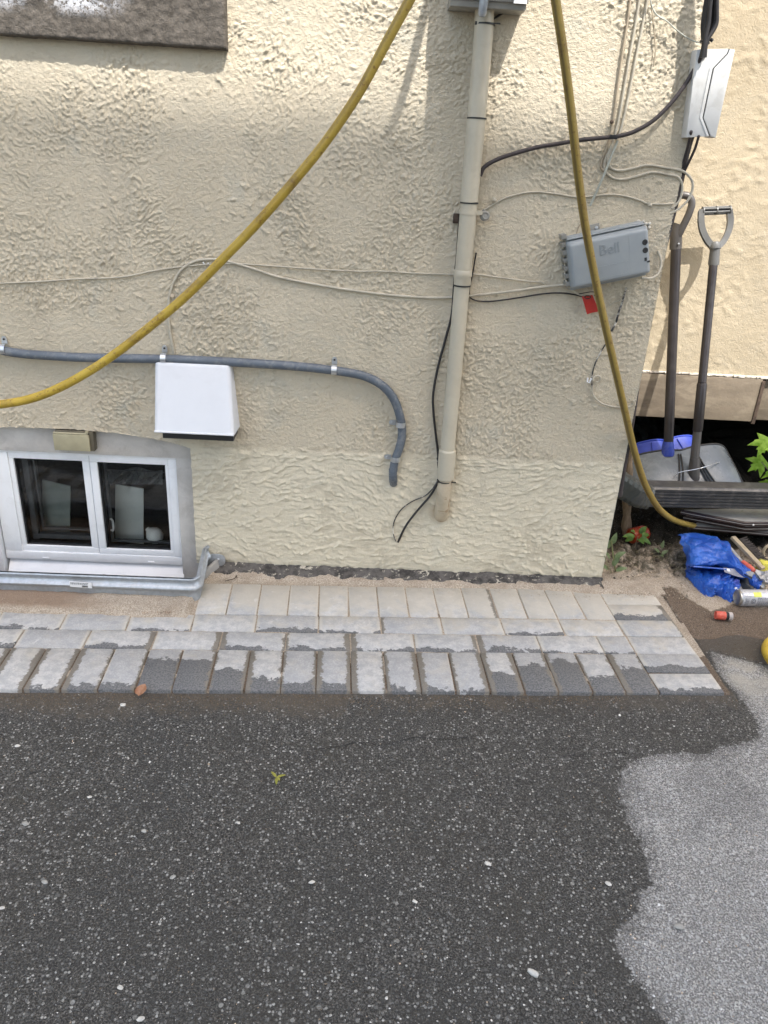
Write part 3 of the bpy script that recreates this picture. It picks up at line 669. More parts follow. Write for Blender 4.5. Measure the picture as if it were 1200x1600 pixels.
# room behind
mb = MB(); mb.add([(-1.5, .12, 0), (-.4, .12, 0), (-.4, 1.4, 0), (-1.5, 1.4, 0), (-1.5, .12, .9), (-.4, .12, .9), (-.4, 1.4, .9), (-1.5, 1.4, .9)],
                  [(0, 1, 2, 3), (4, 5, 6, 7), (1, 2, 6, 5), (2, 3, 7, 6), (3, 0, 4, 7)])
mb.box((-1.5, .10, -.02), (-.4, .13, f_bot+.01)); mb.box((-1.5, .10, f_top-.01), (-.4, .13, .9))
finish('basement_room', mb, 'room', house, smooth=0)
def card(px, y, mat, label, name='cardboard_sheet'):
    mb = MB(); p = [W(a, b, y) for a, b in px]; mb.prism(p, (0, 0.006, 0)); return tag(finish(name, mb, mat), label, 'card')
card([(66, 833), (109, 838), (110, 760), (66, 750)], 0.15, 'card', 'grey green sheet standing behind the left window pane')
card([(180, 845), (224, 850), (224, 764), (180, 757)], 0.165, 'card2', 'pale white sheet standing behind the right window pane')
mb = MB(); b = W(242, 837, 0.118); mb.lathe([(0.003, -.033), (.016, -.029), (.028, -.017), (.033, 0), (.029, .016), (.019, .027), (.010, .035), (.008, .042), (.002, .043)], b, (-.75, .25, .6), 20)
tag(finish('light_bulb', mb, 'bulb'), 'round white light bulb behind the lower right of the window', 'bulb')
mb = MB(); 
mb.sheet(lambda u, v: W(168+86*u, 733+24*v+3*math.sin(u*9)*(1-v), 0.24+0.02*math.sin(u*14+v*4)), 24, 6)
tag(finish('plastic_sheeting', mb, 'drape'), 'crumpled grey film hanging across the top of the right pane', 'plastic sheet')

# beige outlet cover over the window
t_ = thing('outlet_box', 'aged beige outdoor outlet box above the basement window', 'outlet', W(115, 690, 0.0))
pa, pb = W(82, 672, -.012), W(142, 705, -.012)
mb = MB(); mb.box((pa.x+.005, -.008, pb.z-.002), (pb.x+.012, .03, pa.z-.001)); finish('back_box', mb, 'outlet_dark', t_, bevel=.002)
mb = MB(); mb.box((pa.x, -.018, pb.z), (pb.x, -.009, pa.z-.012)); finish('cover', mb, 'outlet', t_, bevel=.0025)
mb = MB(); mb.tube([(pa.x+.002, -.013, pa.z-.009), (pb.x-.004, -.013, pa.z-.009)], .0035, 8); mb.box((pb.x-.012, -.016, pa.z-.006), (pb.x-.002, -.006, pa.z+.001)); finish('hinge', mb, 'outlet', t_)

# galvanised window well
def well():
    t_ = thing('window_well', 'galvanised steel window well rim running under the basement window', 'window well', (-0.95, -0.1, 0.0))
    top = G(150, 903, 0.085)
    prof = [(-.010, .086), (-.006, .089), (.002, .089), (.004, .085), (.001, .080), (-.004, .072), (-.004, .064), (.003, .057), (.009, .052), (.009, .046), (.004, .041), (-.003, .036), (-.004, .020), (-.003, .0), (-.003, -.25)]
    # path of the rim in plan: along the front then turned back to the wall
    A = G(-120, 893, .089); B = G(305, 905, .089)
    fl = W(328, 868, -.01)
    yb = B.y; path = [(-1.6, yb-0.004), (-1.1, yb-0.002), (B.x-0.02, yb), (B.x-0.004, yb+.004), (B.x+.012, yb+.022), (fl.x-.012, -.022), (fl.x-.002, -.010)]
    vs = []; fs = []; m = len(prof); th = .0022
    for s_ in (0, 1):
        for i, (x, y) in enumerate(path):
            a = Vector(path[min(i+1, len(path)-1)])-Vector(path[max(i-1, 0)]); nrm = Vector((a.y, -a.x)).normalized()
            rise = 0.0 if i < 4 else (i-3)/3*.010
            for o_, z_ in prof: d = o_+(-th if s_ else 0); vs.append((x+nrm.x*d, y+nrm.y*d, z_+rise*(1 if z_ > .05 else .4)))
    n = len(path)
    for s_ in (0, 1):
        o = s_*n*m
        for i in range(n-1):
            for k in range(m-1): fs.append((o+i*m+k, o+(i+1)*m+k, o+(i+1)*m+k+1, o+i*m+k+1))
    for i in range(n-1): fs.append((i*m, (i+1)*m, n*m+(i+1)*m, n*m+i*m))
    for i in (0, n-1):
        for k in range(m-1): fs.append((i*m+k, i*m+k+1, n*m+i*m+k+1, n*m+i*m+k))
    mb = MB(); mb.add(vs, fs); finish('rim', mb, 'galv', t_, smooth=50)
    mb = MB()
    for (cx, cz, rx, rz) in ((W(338, 875, -.014).x, W(338, 875, -.014).z, .034, .026), (W(344, 895, -.014).x, W(344, 895, -.014).z, .034, .024)):
        poly = [(cx+rx*math.copysign(abs(math.cos(a))**.7, math.cos(a)), -.016, cz+rz*math.copysign(abs(math.sin(a))**.7, math.sin(a))) for a in [i*math.pi/9 for i in range(18)]]
        mb.prism(poly, (0, .004, 0))
    fl_ = finish('flange', mb, 'galv', t_, bevel=.001)
    for px, py in ((341, 874), (345, 893)):
        mb = MB(); p = W(px, py, -.017); mb.lathe([(.005, 0), (.005, .003), (.003, .005), (.0005, .005)], p, (0, -1, 0), 8); finish('bolt', mb, 'scrap_black' if py > 880 else 'zinc', fl_)
    mb = MB(); mb.hexa([(-.566, -.085, -.01), (-.552, -.092, -.01), (-.50, -.020, -.01), (-.512, -.014, -.01), (-.568, -.080, .020), (-.556, -.087, .020), (-.506, -.020, .046), (-.516, -.014, .046)]); finish('lower_flange', mb, 'panel_top', t_, bevel=.002)
    # printed sticker
    a = G(104, 912, .075); sx0, sx1 = a.x, G(142, 915, .06).x; y_ = yb-.0135
    st = finish('sticker', MB().prism([(sx0, y_-.004, .071), (sx1, y_-.004, .068), (sx1+.001, y_-.003, .046), (sx0+.001, y_-.003, .049)], (0, .002, 0)), 'paper', t_, smooth=0)
    mb = MB(); rs = random.Random(3); x = sx0+.042
    while x < sx1-.014: w_ = rs.choice([.0007, .0012, .002]); mb.box((x, y_-.0046, .050), (x+w_, y_-.0041, .057)); x += w_+rs.choice([.0008, .0014])
    for j in range(2):
        x = sx0+.004
        while x < sx1-.012: w_ = rs.uniform(.002, .007); mb.box((x, y_-.005, .0655-.004*j), (x+w_, y_-.0044, .067-.004*j)); x += w_+.0018
    finish('print', mb, 'ink', st, smooth=0)
well()

# ------------------------------------------------------------------ rear extension
rear = thing('house_extension', 'set-back cream stucco extension raised over a dark crawl space, behind the shovels', 'house', (2.4, 1.5, 0.4))
RY = 0.80
def rear_wall():
    st = .007; xs = np.arange(XC, 2.6, st); zs = np.arange(W(1100, 583, RY).z, 2.4, st); X, Z = np.meshgrid(xs, zs)
    wx = X+.02*fbm(X, Z, 10, 411, 3); wz = Z+.02*fbm(X, Z, 10, 421, 3)
    h = .0022*sstep(.05, .3, pnoise(wx, wz*1.4, 24, 431))*(.3+sstep(-.2, .3, fbm(X, Z, 3, 436, 2)))+.0016*np.maximum(pnoise(wx, wz, 52, 441), 0)+.006*fbm(X, Z, 2, 451, 2)
    V = np.stack([X, RY-h, Z], -1).reshape(-1, 3)-np.array(OFF['house_extension']); idx = np.arange(X.size).reshape(X.shape)
    Q = np.stack([idx[:-1, :-1], idx[:-1, 1:], idx[1:, 1:], idx[1:, :-1]], -1).reshape(-1, 4)
    np_mesh('wall', V, Q, 'rear_stucco', rear); return zs[0], xs[-1]
zb, xe = rear_wall()
mb = MB(); mb.box((XC, RY+.012, zb), (5.5, 5, 5.6)); mb.box((xe-.002, RY-.001, zb), (5.5, RY+.012, 5.6)); mb.box((XC, RY-.001, 2.39), (xe-.002, RY+.012, 5.6)); finish('upper_wall', mb, 'rear_stucco', rear, smooth=0)
sk_r = W(1187, 620, RY-.02).x; sk_b = W(1100, 656, RY-.02).z
mb = MB(); mb.box((XC, RY-.012, sk_b), (sk_r, RY+.03, zb-.012)); finish('skirting_board', mb, 'skirting', rear, bevel=.003)
mb = MB(); mb.box((sk_r+.03, RY+.02, sk_b+.0), (3.2, RY+.05, zb-.012)); finish('skirting_board', mb, 'skirting', rear, bevel=.003)
mb = MB(); mb.box((sk_r-.004, RY-.017, sk_b-.01), (sk_r+.012, RY+.03, zb-.02)); finish('board_gap_shade', mb, 'bark', rear, bevel=.002)  # dark strip standing in for the shaded gap at the board end
mb = MB(); mb.box((XC, RY-.006, zb-.016), (sk_r+.03, RY+.012, zb-.004)); mb.box((XC, RY+.03, zb-.011), (3.2, RY+.055, zb-.005)); finish('gap_shade_strip', mb, 'bark', rear)  # dark strips standing in for the shaded gap above the boards
rs = np.random.RandomState(9); mb = MB(); x = XC
while x < sk_r+.05:
    w_ = rs.uniform(.015, .06); d = rs.uniform(.002, .012)
    mb.hexa([(x, RY-.004-d, zb-.006-rs.uniform(0, .004)), (x+w_, RY-.004-d*rs.uniform(.3, 1), zb-.006-rs.uniform(0, .004)), (x+w_, RY+.005, zb-.006), (x, RY+.005, zb-.006), (x, RY-.004-d, zb-.002), (x+w_, RY-.004-d*.7, zb-.002), (x+w_, RY+.005, zb+.001), (x, RY+.005, zb+.001)])
    x += w_
finish('peeling_edge', mb, 'flash', rear, smooth=0)
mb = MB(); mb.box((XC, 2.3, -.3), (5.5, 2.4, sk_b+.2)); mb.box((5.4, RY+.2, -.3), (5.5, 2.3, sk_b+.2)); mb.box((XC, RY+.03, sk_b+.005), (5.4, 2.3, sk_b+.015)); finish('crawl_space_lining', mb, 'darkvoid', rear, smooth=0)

# ------------------------------------------------------------------ ground
dry_px = [(1107, 1016), (1121, 1048), (1153, 1087), (1188, 1135), (1183, 1153), (1166, 1160), (1127, 1163), (1108, 1176), (1082, 1178), (1007, 1176), (982, 1200), (962, 1226), (984, 1281), (1010, 1333), (1014, 1379), (989, 1398), (986, 1437), (963, 1470), (978, 1512), (1007, 1551), (1040, 1600), (1075, 1680), (1400, 1680), (1400, 1060), (1205, 1042), (1187, 1037)]
dry_w = [G(a, b, -.012) for a, b in dry_px]
TH = R(2.6); UO = Vector((1.168, -.656)); UU = Vector((math.cos(TH), math.sin(TH))); VV = Vector((-math.sin(TH), math.cos(TH)))
def ground():
    fx = np.concatenate([[-40, -15, -6, -3, -2], np.arange(-1.5, 2.3, .011), [2.6, 3.2, 4.5, 8, 20, 40]])
    fy = np.concatenate([[-40, -15, -6, -3.2, -2.4], np.arange(-1.95, -.55, .011), np.arange(-.54, .9, .03), [1.2, 2.5, 6, 20, 40]])
    X, Y = np.meshgrid(fx, fy)
    Z = -.013+.006*fbm(X, Y, 1.3, 501, 3)+.0012*fbm(X, Y, 22, 511, 3)
    Z = np.where(Y > -.62, np.minimum(Z-.03*sstep(-.62, -.5, Y), Z), Z)   # dips under the paving bed
    Z = np.where(X > 1.17, -.013+.004*fbm(X, Y, 3, 521, 2), Z)
    Z = np.where((X < -.57) & (Y > -.10), -.45, Z)
    sd = poly_sd(X, Y, dry_w)
    yf = -.656+(X-1.168)*math.tan(TH)
    silt = np.clip(1-(yf-Y)/(.19+.10*fbm(X, Y, 2, 531, 2)), 0, 1)*(.75+.25*(X < 0))
    silt = np.maximum(silt, .5*sstep(-1.35, -.95, Y)*sstep(.5, -.3, X)*(fbm(X, Y, 2.2, 541, 3)+.35))
    silt = np.maximum(silt, .95*sstep(1.14, 1.22, X)*sstep(-.60, -.5, Y))
    silt = silt*(1-sstep(-.02, .01, sd)*(X > .9))
    lime = sstep(-.75, -.55, Y)*np.clip(sd*25, 0, 1)
    V = np.stack([X, Y, Z], -1).reshape(-1, 3); idx = np.arange(X.size).reshape(X.shape)
    Q = np.stack([idx[:-1, :-1], idx[:-1, 1:], idx[1:, 1:], idx[1:, :-1]], -1).reshape(-1, 4)
    np_mesh('asphalt_driveway', V, Q, 'asphalt', None, {'dryd': sd.ravel(), 'silt': silt.ravel(), 'lime': lime.ravel()}, kind='structure')
ground()
# loose and embedded stones of the asphalt: real low stones
def stones():
    rs = np.random.RandomState(13); N = 95000
    x = rs.uniform(-1.45, 1.75, N); y = -.6-1.2*rs.rand(N)**1.0
    x = np.where(True, x, x); yf = -.656+(x-1.168)*math.tan(TH)
    ok = (y < yf-.004) | (x > 1.19); x, y = x[ok], y[ok]; N = len(x)
    sd = poly_sd(x, y, dry_w)
    s = .0008+.0016*rs.rand(N)**2.4+np.where(rs.rand(N) < .012, .003*rs.rand(N), 0)
    pal = rs.rand(N)
    base = np.stack([.34+.46*pal, .338+.45*pal, .33+.43*pal], -1); dark = rs.rand(N) < .3; base[dark] *= .5
    tint = rs.rand(N) < .08; base[tint] *= np.array([1.05, .85, .65])
    n2 = fbm(x, y, 40, 601, 2)*.04
    wet = (sd+n2) < 0; base[wet] *= np.array([1.0, .98, .94])*(.16+1.0*rs.rand(wet.sum())**3.2)[:, None]
    silt = np.clip(1-(yf[ok]-y if False else (-.656+(x-1.168)*math.tan(TH)-y))/.12, 0, 1); keep = rs.rand(N) > silt*.8
    x, y, s, base, wet = x[keep], y[keep], s[keep], base[keep], wet[keep]; N = len(x)
    rough = np.where(wet, .38, .8)
    tpl = np.array([(1, 0, 0), (.3, .95, 0), (-.8, .6, 0), (-.85, -.55, 0), (.2, -.95, 0), (.5, .1, .55), (-.3, .35, .6), (-.2, -.4, .5)])
    tf = np.array([(0, 1, 5), (1, 6, 5), (1, 2, 6), (2, 3, 6), (3, 7, 6), (3, 4, 7), (4, 5, 7), (4, 0, 5), (5, 6, 7)])
    th = rs.uniform(0, 6.28, N); el = rs.uniform(.4, 1, N)
    P = tpl[None]*(1+.34*rs.randn(N, 8, 1)*np.array([1, 1, .4]))
    px = P[..., 0]*s[:, None]; py = P[..., 1]*s[:, None]*el[:, None]; pz = P[..., 2]*s[:, None]*rs.uniform(.6, 1.3, N)[:, None]
    c_, s_ = np.cos(th)[:, None], np.sin(th)[:, None]
    gz = -.013+.006*fbm(x, y, 1.3, 501, 3)+.0012*fbm(x, y, 22, 511, 3); gz = np.where(x > 1.17, -.013+.004*fbm(x, y, 3, 521, 2), gz)
    V = np.stack([px*c_-py*s_+x[:, None], px*s_+py*c_+y[:, None], pz+gz[:, None]-.0004], -1).reshape(-1, 3)
    Q = (tf[None]+(np.arange(N)*8)[:, None, None]).reshape(-1, 3)
    col = np.repeat(np.concatenate([base, np.ones((N, 1))], 1), 8, 0)
    o = np_mesh('asphalt_aggregate', V, Q, 'agg', None, {'scol': col, 'srough': np.repeat(rough, 8)}, smooth=False, kind='stuff')
    o['label'] = 'pale aggregate chips standing proud of the worn driveway asphalt'; o['category'] = 'gravel'
stones()
def ribbon(name, pts, w, mat, parent, seed):
    rs = random.Random(seed); P = curve(pts, 8); mb = MB(); vs = []
    for i, p in enumerate(P):
        a = (P[min(i+1, len(P)-1)]-P[max(i-1, 0)]).normalized(); n = Vector((-a.y, a.x, 0)); ww = w*rs.uniform(.2, 1)*min(1, i/5, (len(P)-1-i)/5); j = n*rs.uniform(-w, w)
        vs += [p+j-n*ww, p+j+n*ww]
    mb.add(vs, [(2*i, 2*i+1, 2*i+3, 2*i+2) for i in range(len(P)-1)]); return finish(name, mb, mat, parent, smooth=0)
for k, l in enumerate([[(470, 1171), (520, 1168), (560, 1160), (600, 1163), (650, 1152), (700, 1155), (752, 1149)], [(1010, 1180), (960, 1176), (915, 1182), (860, 1178)]]):
    ribbon('crack', [G(a, b, -.0105) for a, b in l], .0016 if k < 2 else .004, 'gasket', bpy.data.objects['asphalt_driveway'], k)
# soil sheet, right of the paving and into the crawl space
wet_px = [(1018, 918), (1050, 917), (1080, 938), (1110, 955), (1150, 945), (1215, 952), (1290, 1040), (1205, 1042), (1187, 1037), (1107, 1016), (1070, 985), (1040, 940)]
wet_w = [G(a, b, 0) for a, b in wet_px]
def soil():
    xs = np.concatenate([np.arange(.90, 2.1, .007), np.arange(2.1, 5.4, .12)]); ys = np.concatenate([np.arange(-.5, .62, .007), np.arange(.62, 2.35, .06)])
    X, Y = np.meshgrid(xs, ys)
    h = .012*fbm(X, Y, 5, 701, 4)+.004*fbm(X, Y, 30, 711, 3)
    lump = sstep(.03, .3, fbm(X, Y, 14, 721, 3))*.02*sstep(.0, .15, Y)+.018*sstep(-.1, .3, fbm(X, Y, 26, 726, 3))*sstep(.02, .18, Y)
    bx = 1.172+.02*fbm(X, Y, 5, 731, 2)
    edge = np.where(X < 1.168, sstep(-.11, -.07, Y), 1.0)
    # fade to the driveway at the front
    front = sstep(-.46, -.14, Y+.05*fbm(X, Y, 4, 741, 2))
    Z = -.022+.025*front*np.where(X < 1.17, edge, 1)+(h*.5+lump)*front
    Z = np.where((X < 1.17) & (Y < -.08), -.03, Z)
    Z = np.where(X < XC+.0, np.minimum(Z, .0), Z)
    Z += .02*sstep(.2, .6, Y)
    wetd = poly_sd(X, Y, wet_w); dark = np.clip(sstep(.02, .14, Y)*sstep(1.5, 1.4, X)+sstep(.2, .4, Y), 0, 1)*.85  # rear term of the dark mask adds painted shade
    V = np.stack([X, Y, Z], -1).reshape(-1, 3); idx = np.arange(X.size).reshape(X.shape)
    Q = np.stack([idx[:-1, :-1], idx[:-1, 1:], idx[1:, 1:], idx[1:, :-1]], -1).reshape(-1, 4)
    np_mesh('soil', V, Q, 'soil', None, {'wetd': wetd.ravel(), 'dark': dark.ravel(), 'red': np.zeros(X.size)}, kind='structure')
soil()
# paving: sand bed + pavers
def bed():
    xs = np.arange(-1.6, 1.19, .008); ys = np.arange(-.80, .03, .008); X, Y = np.meshgrid(xs, ys)
    yf = -.656+(X-1.168)*math.tan(TH)
    v = Y-yf
    Z = -.0038+.0028*fbm(X, Y, 9, 801, 3)+.0022*fbm(X, Y, 40, 811, 3)
    lim = np.where(X < -.555, -.345+(X+.55)*.03, -.078-.006*(X-.9))+.012*fbm(X, X*0, 6, 821, 4)
    Z = Z+sstep(-.012, .02, Y-lim)*(.0105+.004*fbm(X, Y, 18, 831, 3)+.02*sstep(.0, .05, Y-lim)*np.where(X < -.55, .5, .12))
    Z = np.where(v < .004, -.03, Z)
    Z = np.where((X < -.565) & (Y > -.105), -.25, Z)
    red = sstep(-.80, -1.0, X+.06*fbm(X, Y, 9, 841, 3))*sstep(-.345, -.32, Y)*.9
    wetd = -.05+np.zeros_like(X)
    # damp spots on the joints
    for gx, gy, r_ in ((500, 962, .018), (306, 975, .014), (688, 960, .012), (505, 915, .006)):
        p = G(gx, gy, 0); wetd = np.maximum(wetd, r_-np.hypot(X-p.x, Y-p.y))
    wetd = np.maximum(wetd, .03-np.abs(v-.03)*1.0+.02*fbm(X, Y, 4, 851, 2))
    wetd = np.where((v < .2) & (fbm(X, Y, 5, 861, 2) > -.15), .02, wetd)
    V = np.stack([X, Y, Z], -1).reshape(-1, 3); idx = np.arange(X.size).reshape(X.shape)
    Q = np.stack([idx[:-1, :-1], idx[:-1, 1:], idx[1:, 1:], idx[1:, :-1]], -1).reshape(-1, 4)
    return np_mesh('pavement', V, Q, 'soil', None, {'wetd': wetd.ravel(), 'dark': np.zeros(X.size), 'red': red.ravel()}, kind='structure')
pave = bed()
def paver_mesh(w, l, mat, seed):
    bm = bmesh.new(); bmesh.ops.create_cube(bm, size=1)
    rs = random.Random(seed)
    for v in bm.verts:
        v.co.x *= w-.0035; v.co.y *= l-.0035; v.co.z = v.co.z*.05-.025
        v.co.x += rs.uniform(-.0018, .0014); v.co.y += rs.uniform(-.0018, .0014)
    bmesh.ops.bevel(bm, geom=[e for e in bm.edges if e.calc_length() > .02 and max(v.co.z for v in e.verts) > -.001 or abs(e.verts[0].co.z-e.verts[1].co.z) > .02], offset=.0022, segments=1, affect='EDGES')
    me = bpy.data.meshes.new('paver'); bm.to_mesh(me); bm.free(); me.materials.append(M[mat]); me.shade_smooth(); me.set_sharp_from_angle(angle=R(50)); return me
PM = {k: [paver_mesh(w, l, m, 10*i+len(k)) for i in range(4)] for k, (w, l, m) in {'h': (.1045, .2045, 'paver_h'), 's': (.2095, .102, 'paver_s'), 'q': (.1045, .102, 'paver_q')}.items()}
prs = random.Random(21)
def paver(kind, u, v, wet=(0, 0, 0), sx=1.0):
    o = bpy.data.objects.new('paver', PM[kind][prs.randrange(4)]); COL.objects.link(o); o.parent = pave
    p = UO+UU*u+VV*v; o.location = (p.x, p.y, prs.uniform(-.0016, .0014)); o.rotation_euler = (prs.uniform(-.009, .009), prs.uniform(-.012, .012), TH+prs.uniform(-.012, .012))
    o.scale = (sx, 1, 1); o.color = (*wet, 1)
# right border: six stretchers stacked
wr = [(0, 0, .05), (0, 0, .15), (0, 0, .0), (0, .1, .0), (0, 0.3, .12), (0, .0, .0)]
for k in range(6): paver('s', -.105, .051+k*.1025, wr[k])
# front soldier row
dd = {0: (.35, .1, .50), 1: (.1, .1, .30), 2: (.2, .1, .62), 3: (.1, .2, .52), 4: (.3, .3, .36), 5: (.15, .3, .02), 6: (.35, 0, .03), 7: (.2, .3, .06), 8: (.35, .1, .0), 9: (.3, .25, .14), 10: (.1, .15, .18), 11: (.3, .1, .26), 12: (.1, .2, .40), 13: (0, .15, .62), 14: (0, .05, .62), 15: (.0, .12, .10), 16: (.35, .1, .08), 17: (.25, .25, .05), 18: (.3, .3, .0), 19: (.1, .3, .08), 20: (.35, .1, .1)}
for k in range(26):
    sx = 1.0; paver('h', -.21-.0525-k*.1055, .1025, dd.get(k, (prs.choice([0, .2, .35]), prs.choice([.1, .3]), prs.choice([0, .05, .1]))), sx)
# inner stretchers
paver('q', -.21-.0525, .256, (0, 0, .02)); u = -.21-.105
cc = {0: (0, 0, .03), 1: (.35, 0, .10), 2: (.0, .2, .06), 3: (.3, .0, .06), 4: (.05, .3, .05), 5: (.3, .1, .04), 6: (0, .3, .0), 7: (.0, .3, .08)}
for k in range(13): paver('s', u-.105-k*.2105, .256, cc.get(k, (prs.choice([0, .25]), 0, prs.choice([0, .06, .1]))))
bb = {1: (0, 0, .05), 3: (.15, 0, 0), 5: (.0, .0, .08)}
for k in range(13): paver('s', -.21-.105-k*.2105, .359, bb.get(k, (0, 0, prs.choice([0, 0, .03]))))
for k in range(14): paver('h', -.21-.0525-k*.1055, .513, (0, .2 if k == 4 else 0, 0))
# sand and silt crumbs on the paving and soil edge
def crumbs():
    rs = np.random.RandomState(31); pts = []
    for _ in range(2600):
        x = rs.uniform(-1.3, 1.2); yf = -.656+(x-1.168)*math.tan(TH); pts.append((x, yf-abs(rs.normal(0, .035))-.002, -.0125, rs.uniform(.0007, .0022), (.2, .15, .1)))
    for _ in range(1500): pts.append((rs.uniform(-1.3, -.6), rs.uniform(-.34, -.24), .008, rs.uniform(.0008, .0025), (.30, .2, .13)))
    for _ in range(900): pts.append((rs.uniform(-.5, 1.1), -.105+abs(rs.normal(0, .02))*rs.choice([1, -.7]), .0045, rs.uniform(.0006, .0018), (.42, .36, .27)))
    for _ in range(2200): pts.append((rs.uniform(.97, 1.55), rs.uniform(-.1, .45), .006, rs.uniform(.0008, .0032), (.36, .30, .22)))
    for _ in range(900): pts.append((rs.uniform(1.18, 1.8), rs.uniform(-.5, -.05), -.004, rs.uniform(.0007, .002), (.16, .12, .085)))
    P = np.array([p[:3] for p in pts]); S = np.array([p[3] for p in pts]); C = np.array([p[4] for p in pts])*(.6+.9*rs.rand(len(pts), 1))
    n = len(pts); t6 = np.array([(1, 0, 0), (0, 1, 0), (-1, 0, 0), (0, -1, 0), (0, 0, 1), (0, 0, -.6)])
    tf = np.array([(0, 1, 4), (1, 2, 4), (2, 3, 4), (3, 0, 4), (1, 0, 5), (2, 1, 5), (3, 2, 5), (0, 3, 5)])
    th = rs.uniform(0, 6.28, n)
    L = t6[None]*S[:, None, None]*(1+.3*rs.randn(n, 6, 3)); c_, s_ = np.cos(th)[:, None], np.sin(th)[:, None]
    V = np.stack([L[..., 0]*c_-L[..., 1]*s_, L[..., 0]*s_+L[..., 1]*c_, L[..., 2]], -1)+P[:, None]
    Q = (tf[None]+(np.arange(n)*6)[:, None, None]).reshape(-1, 3)
    o = np_mesh('sand_crumbs', V.reshape(-1, 3), Q, 'agg', None, {'scol': np.repeat(np.concatenate([C, np.ones((n, 1))], 1), 6, 0), 'srough': np.full(n*6, .9)}, smooth=False, kind='stuff')
    o['label'] = 'loose sand grains and soil crumbs along the paver edges'; o['category'] = 'sand'
crumbs()

# ------------------------------------------------------------------ pebbles and litter on the driveway
def pebble(px, py, rpx, mat, label, el=.7, a=0.3):
    p = G(px, py, -.010); s = rpx/1202*(Vector((p.x, p.y+CD, p.z-CH)).length); bm_ = MB()
    rs = random.Random(px); rings = []
    vs = []; n = 10
    for i, (rr, zz) in enumerate(((.75, -.2), (1, .1), (.85, .45), (.45, .68))):
        for k in range(n):
            t0 = 2*math.pi*k/n; q = rr*s*.88*(1+rs.uniform(-.2, .2)); x, y = q*math.cos(t0), q*math.sin(t0)*el
            vs.append((p.x+x*math.cos(a)-y*math.sin(a), p.y+x*math.sin(a)+y*math.cos(a), p.z-.001+zz*s*.42))
    fs = [(i*n+k, i*n+(k+1) % n, (i+1)*n+(k+1) % n, (i+1)*n+k) for i in range(3) for k in range(n)]; fs += [tuple(range(3*n, 4*n)), tuple(range(n))[::-1]]
    bm_.add(vs, fs); return tag(finish('pebble', bm_, mat, smooth=60), label, 'pebble', 'small stones on the driveway')
for a in [(192, 1101, 5.5, 'pebble', 'white pebble on the driveway just below the dry leaf'),
          (762, 1349, 6, 'pebble', 'round white pebble on wet asphalt, right of the middle'),
          (487, 1378, 5, 'pebble', 'small white pebble on wet asphalt, below the yellow green sprig'),
          (648, 1408, 4.5, 'pebble', 'small white pebble in the lower middle of the wet asphalt'),
          (27, 1165, 4.5, 'pebble', 'white pebble near the left edge, nearest the paving'),
          (140, 1245, 4, 'pebble', 'white pebble on wet asphalt in the left third, a hand below the brown silt'),
          (188, 1543, 5, 'pebble', 'white pebble at the lower left of the driveway'),
          (220, 1592, 6, 'pebble', 'white pebble at the bottom edge, left of the middle'),
          (950, 1380, 5.5, 'pebble', 'white oval pebble close to the dry asphalt edge'),
          (3, 1418, 4, 'pebble', 'white pebble cut by the left edge of the picture'),
          (372, 1285, 4, 'pebble', 'small white pebble lower left of the yellow green sprig'),
          (40, 1287, 6, 'pebble_grey', 'flat grey stone at the left of the driveway'),
          (225, 1298, 5, 'pebble_grey', 'grey green stone in the left middle of the driveway'),
          (270, 1370, 5, 'pebble_grey', 'dull grey stone left of the small white pebble'),
          (70, 1378, 5.5, 'pebble_grey', 'grey lump embedded near the left edge'),
          (1062, 1448, 8, 'pebble_grey', 'grey stone by the dark hollow in the dry asphalt')]: pebble(*a, a=random.uniform(-.6, .8))
p = G(833, 1520, -.010); mb = MB(); d = Vector((.9, -.6, 0)).normalized()*.011
mb.tube([p-d, p-d*.3, p+d*.6, p+d], [.0035, .006, .0062, .004], 8); tag(finish('cigarette_end', mb, 'pebble', smooth=50), 'short white stub lying on the asphalt near the bottom edge', 'litter')

def leafblade(mb, base, dir_, up, L, Wd, fold=.25, curl=.3, n=6, prof=None):
    base, dir_, up = Vector(base), Vector(dir_).normalized(), Vector(up); side = dir_.cross(up).normalized(); up = side.cross(dir_).normalized()
    vs = []; m = n+1
    for i in range(m):
        u = i/n; w = Wd*(prof(u) if prof else math.sin(math.pi*min(1, u**.8))**.8); c_ = base+dir_*L*u+up*(-curl*L*u*u)
        for s_ in (-1, -.5, 0, .5, 1): vs.append(c_+side*w*s_*.5+up*(abs(s_)*fold*w*.5))
    fs = [(i*5+k, i*5+k+1, (i+1)*5+k+1, (i+1)*5+k) for i in range(n) for k in range(4)]
    mb.add(vs, fs)
# dry leaf and sprig
mb = MB(); p = G(222, 1082, .004); leafblade(mb, p+Vector((-.006, -.016, .0)), (.25, 1, .25), (0, -.2, 1), .042, .03, .5, -.1); leafblade(mb, p+Vector((-.004, -.012, .0)), (-.6, .7, .5), (0, -.2, 1), .025, .018, .6, .2)
tag(finish('dry_leaf', mb, 'leaf_dry', smooth=60), 'curled dry brown leaf on the front edge of the pavers', 'leaf')
mb = MB(); p = G(432, 1215, -.008)
for dx, dy, l_ in ((-.6, .8, .028), (.9, .45, .026), (.1, -1, .024), (.5, -.5, .014)): leafblade(mb, p, (dx, dy, .15), (0, 0, 1), l_, .008, .3, .2)
tag(finish('leaf_sprig', mb, 'leaf_yel'), 'small yellow green sprig lying on the wet asphalt', 'leaf')
mb = MB(); p = W(508, 909, -.02)
p = G(366, 904, .006); mb.tube(curve([p+Vector((-.03, -.02, 0)), p, p+Vector((.006, .01, .008)), p+Vector((.01, 0, .003))], 4), .0018, 6)
tag(finish('twig', mb, 'bark'), 'tiny curled brown twig beside the window well flange', 'twig')

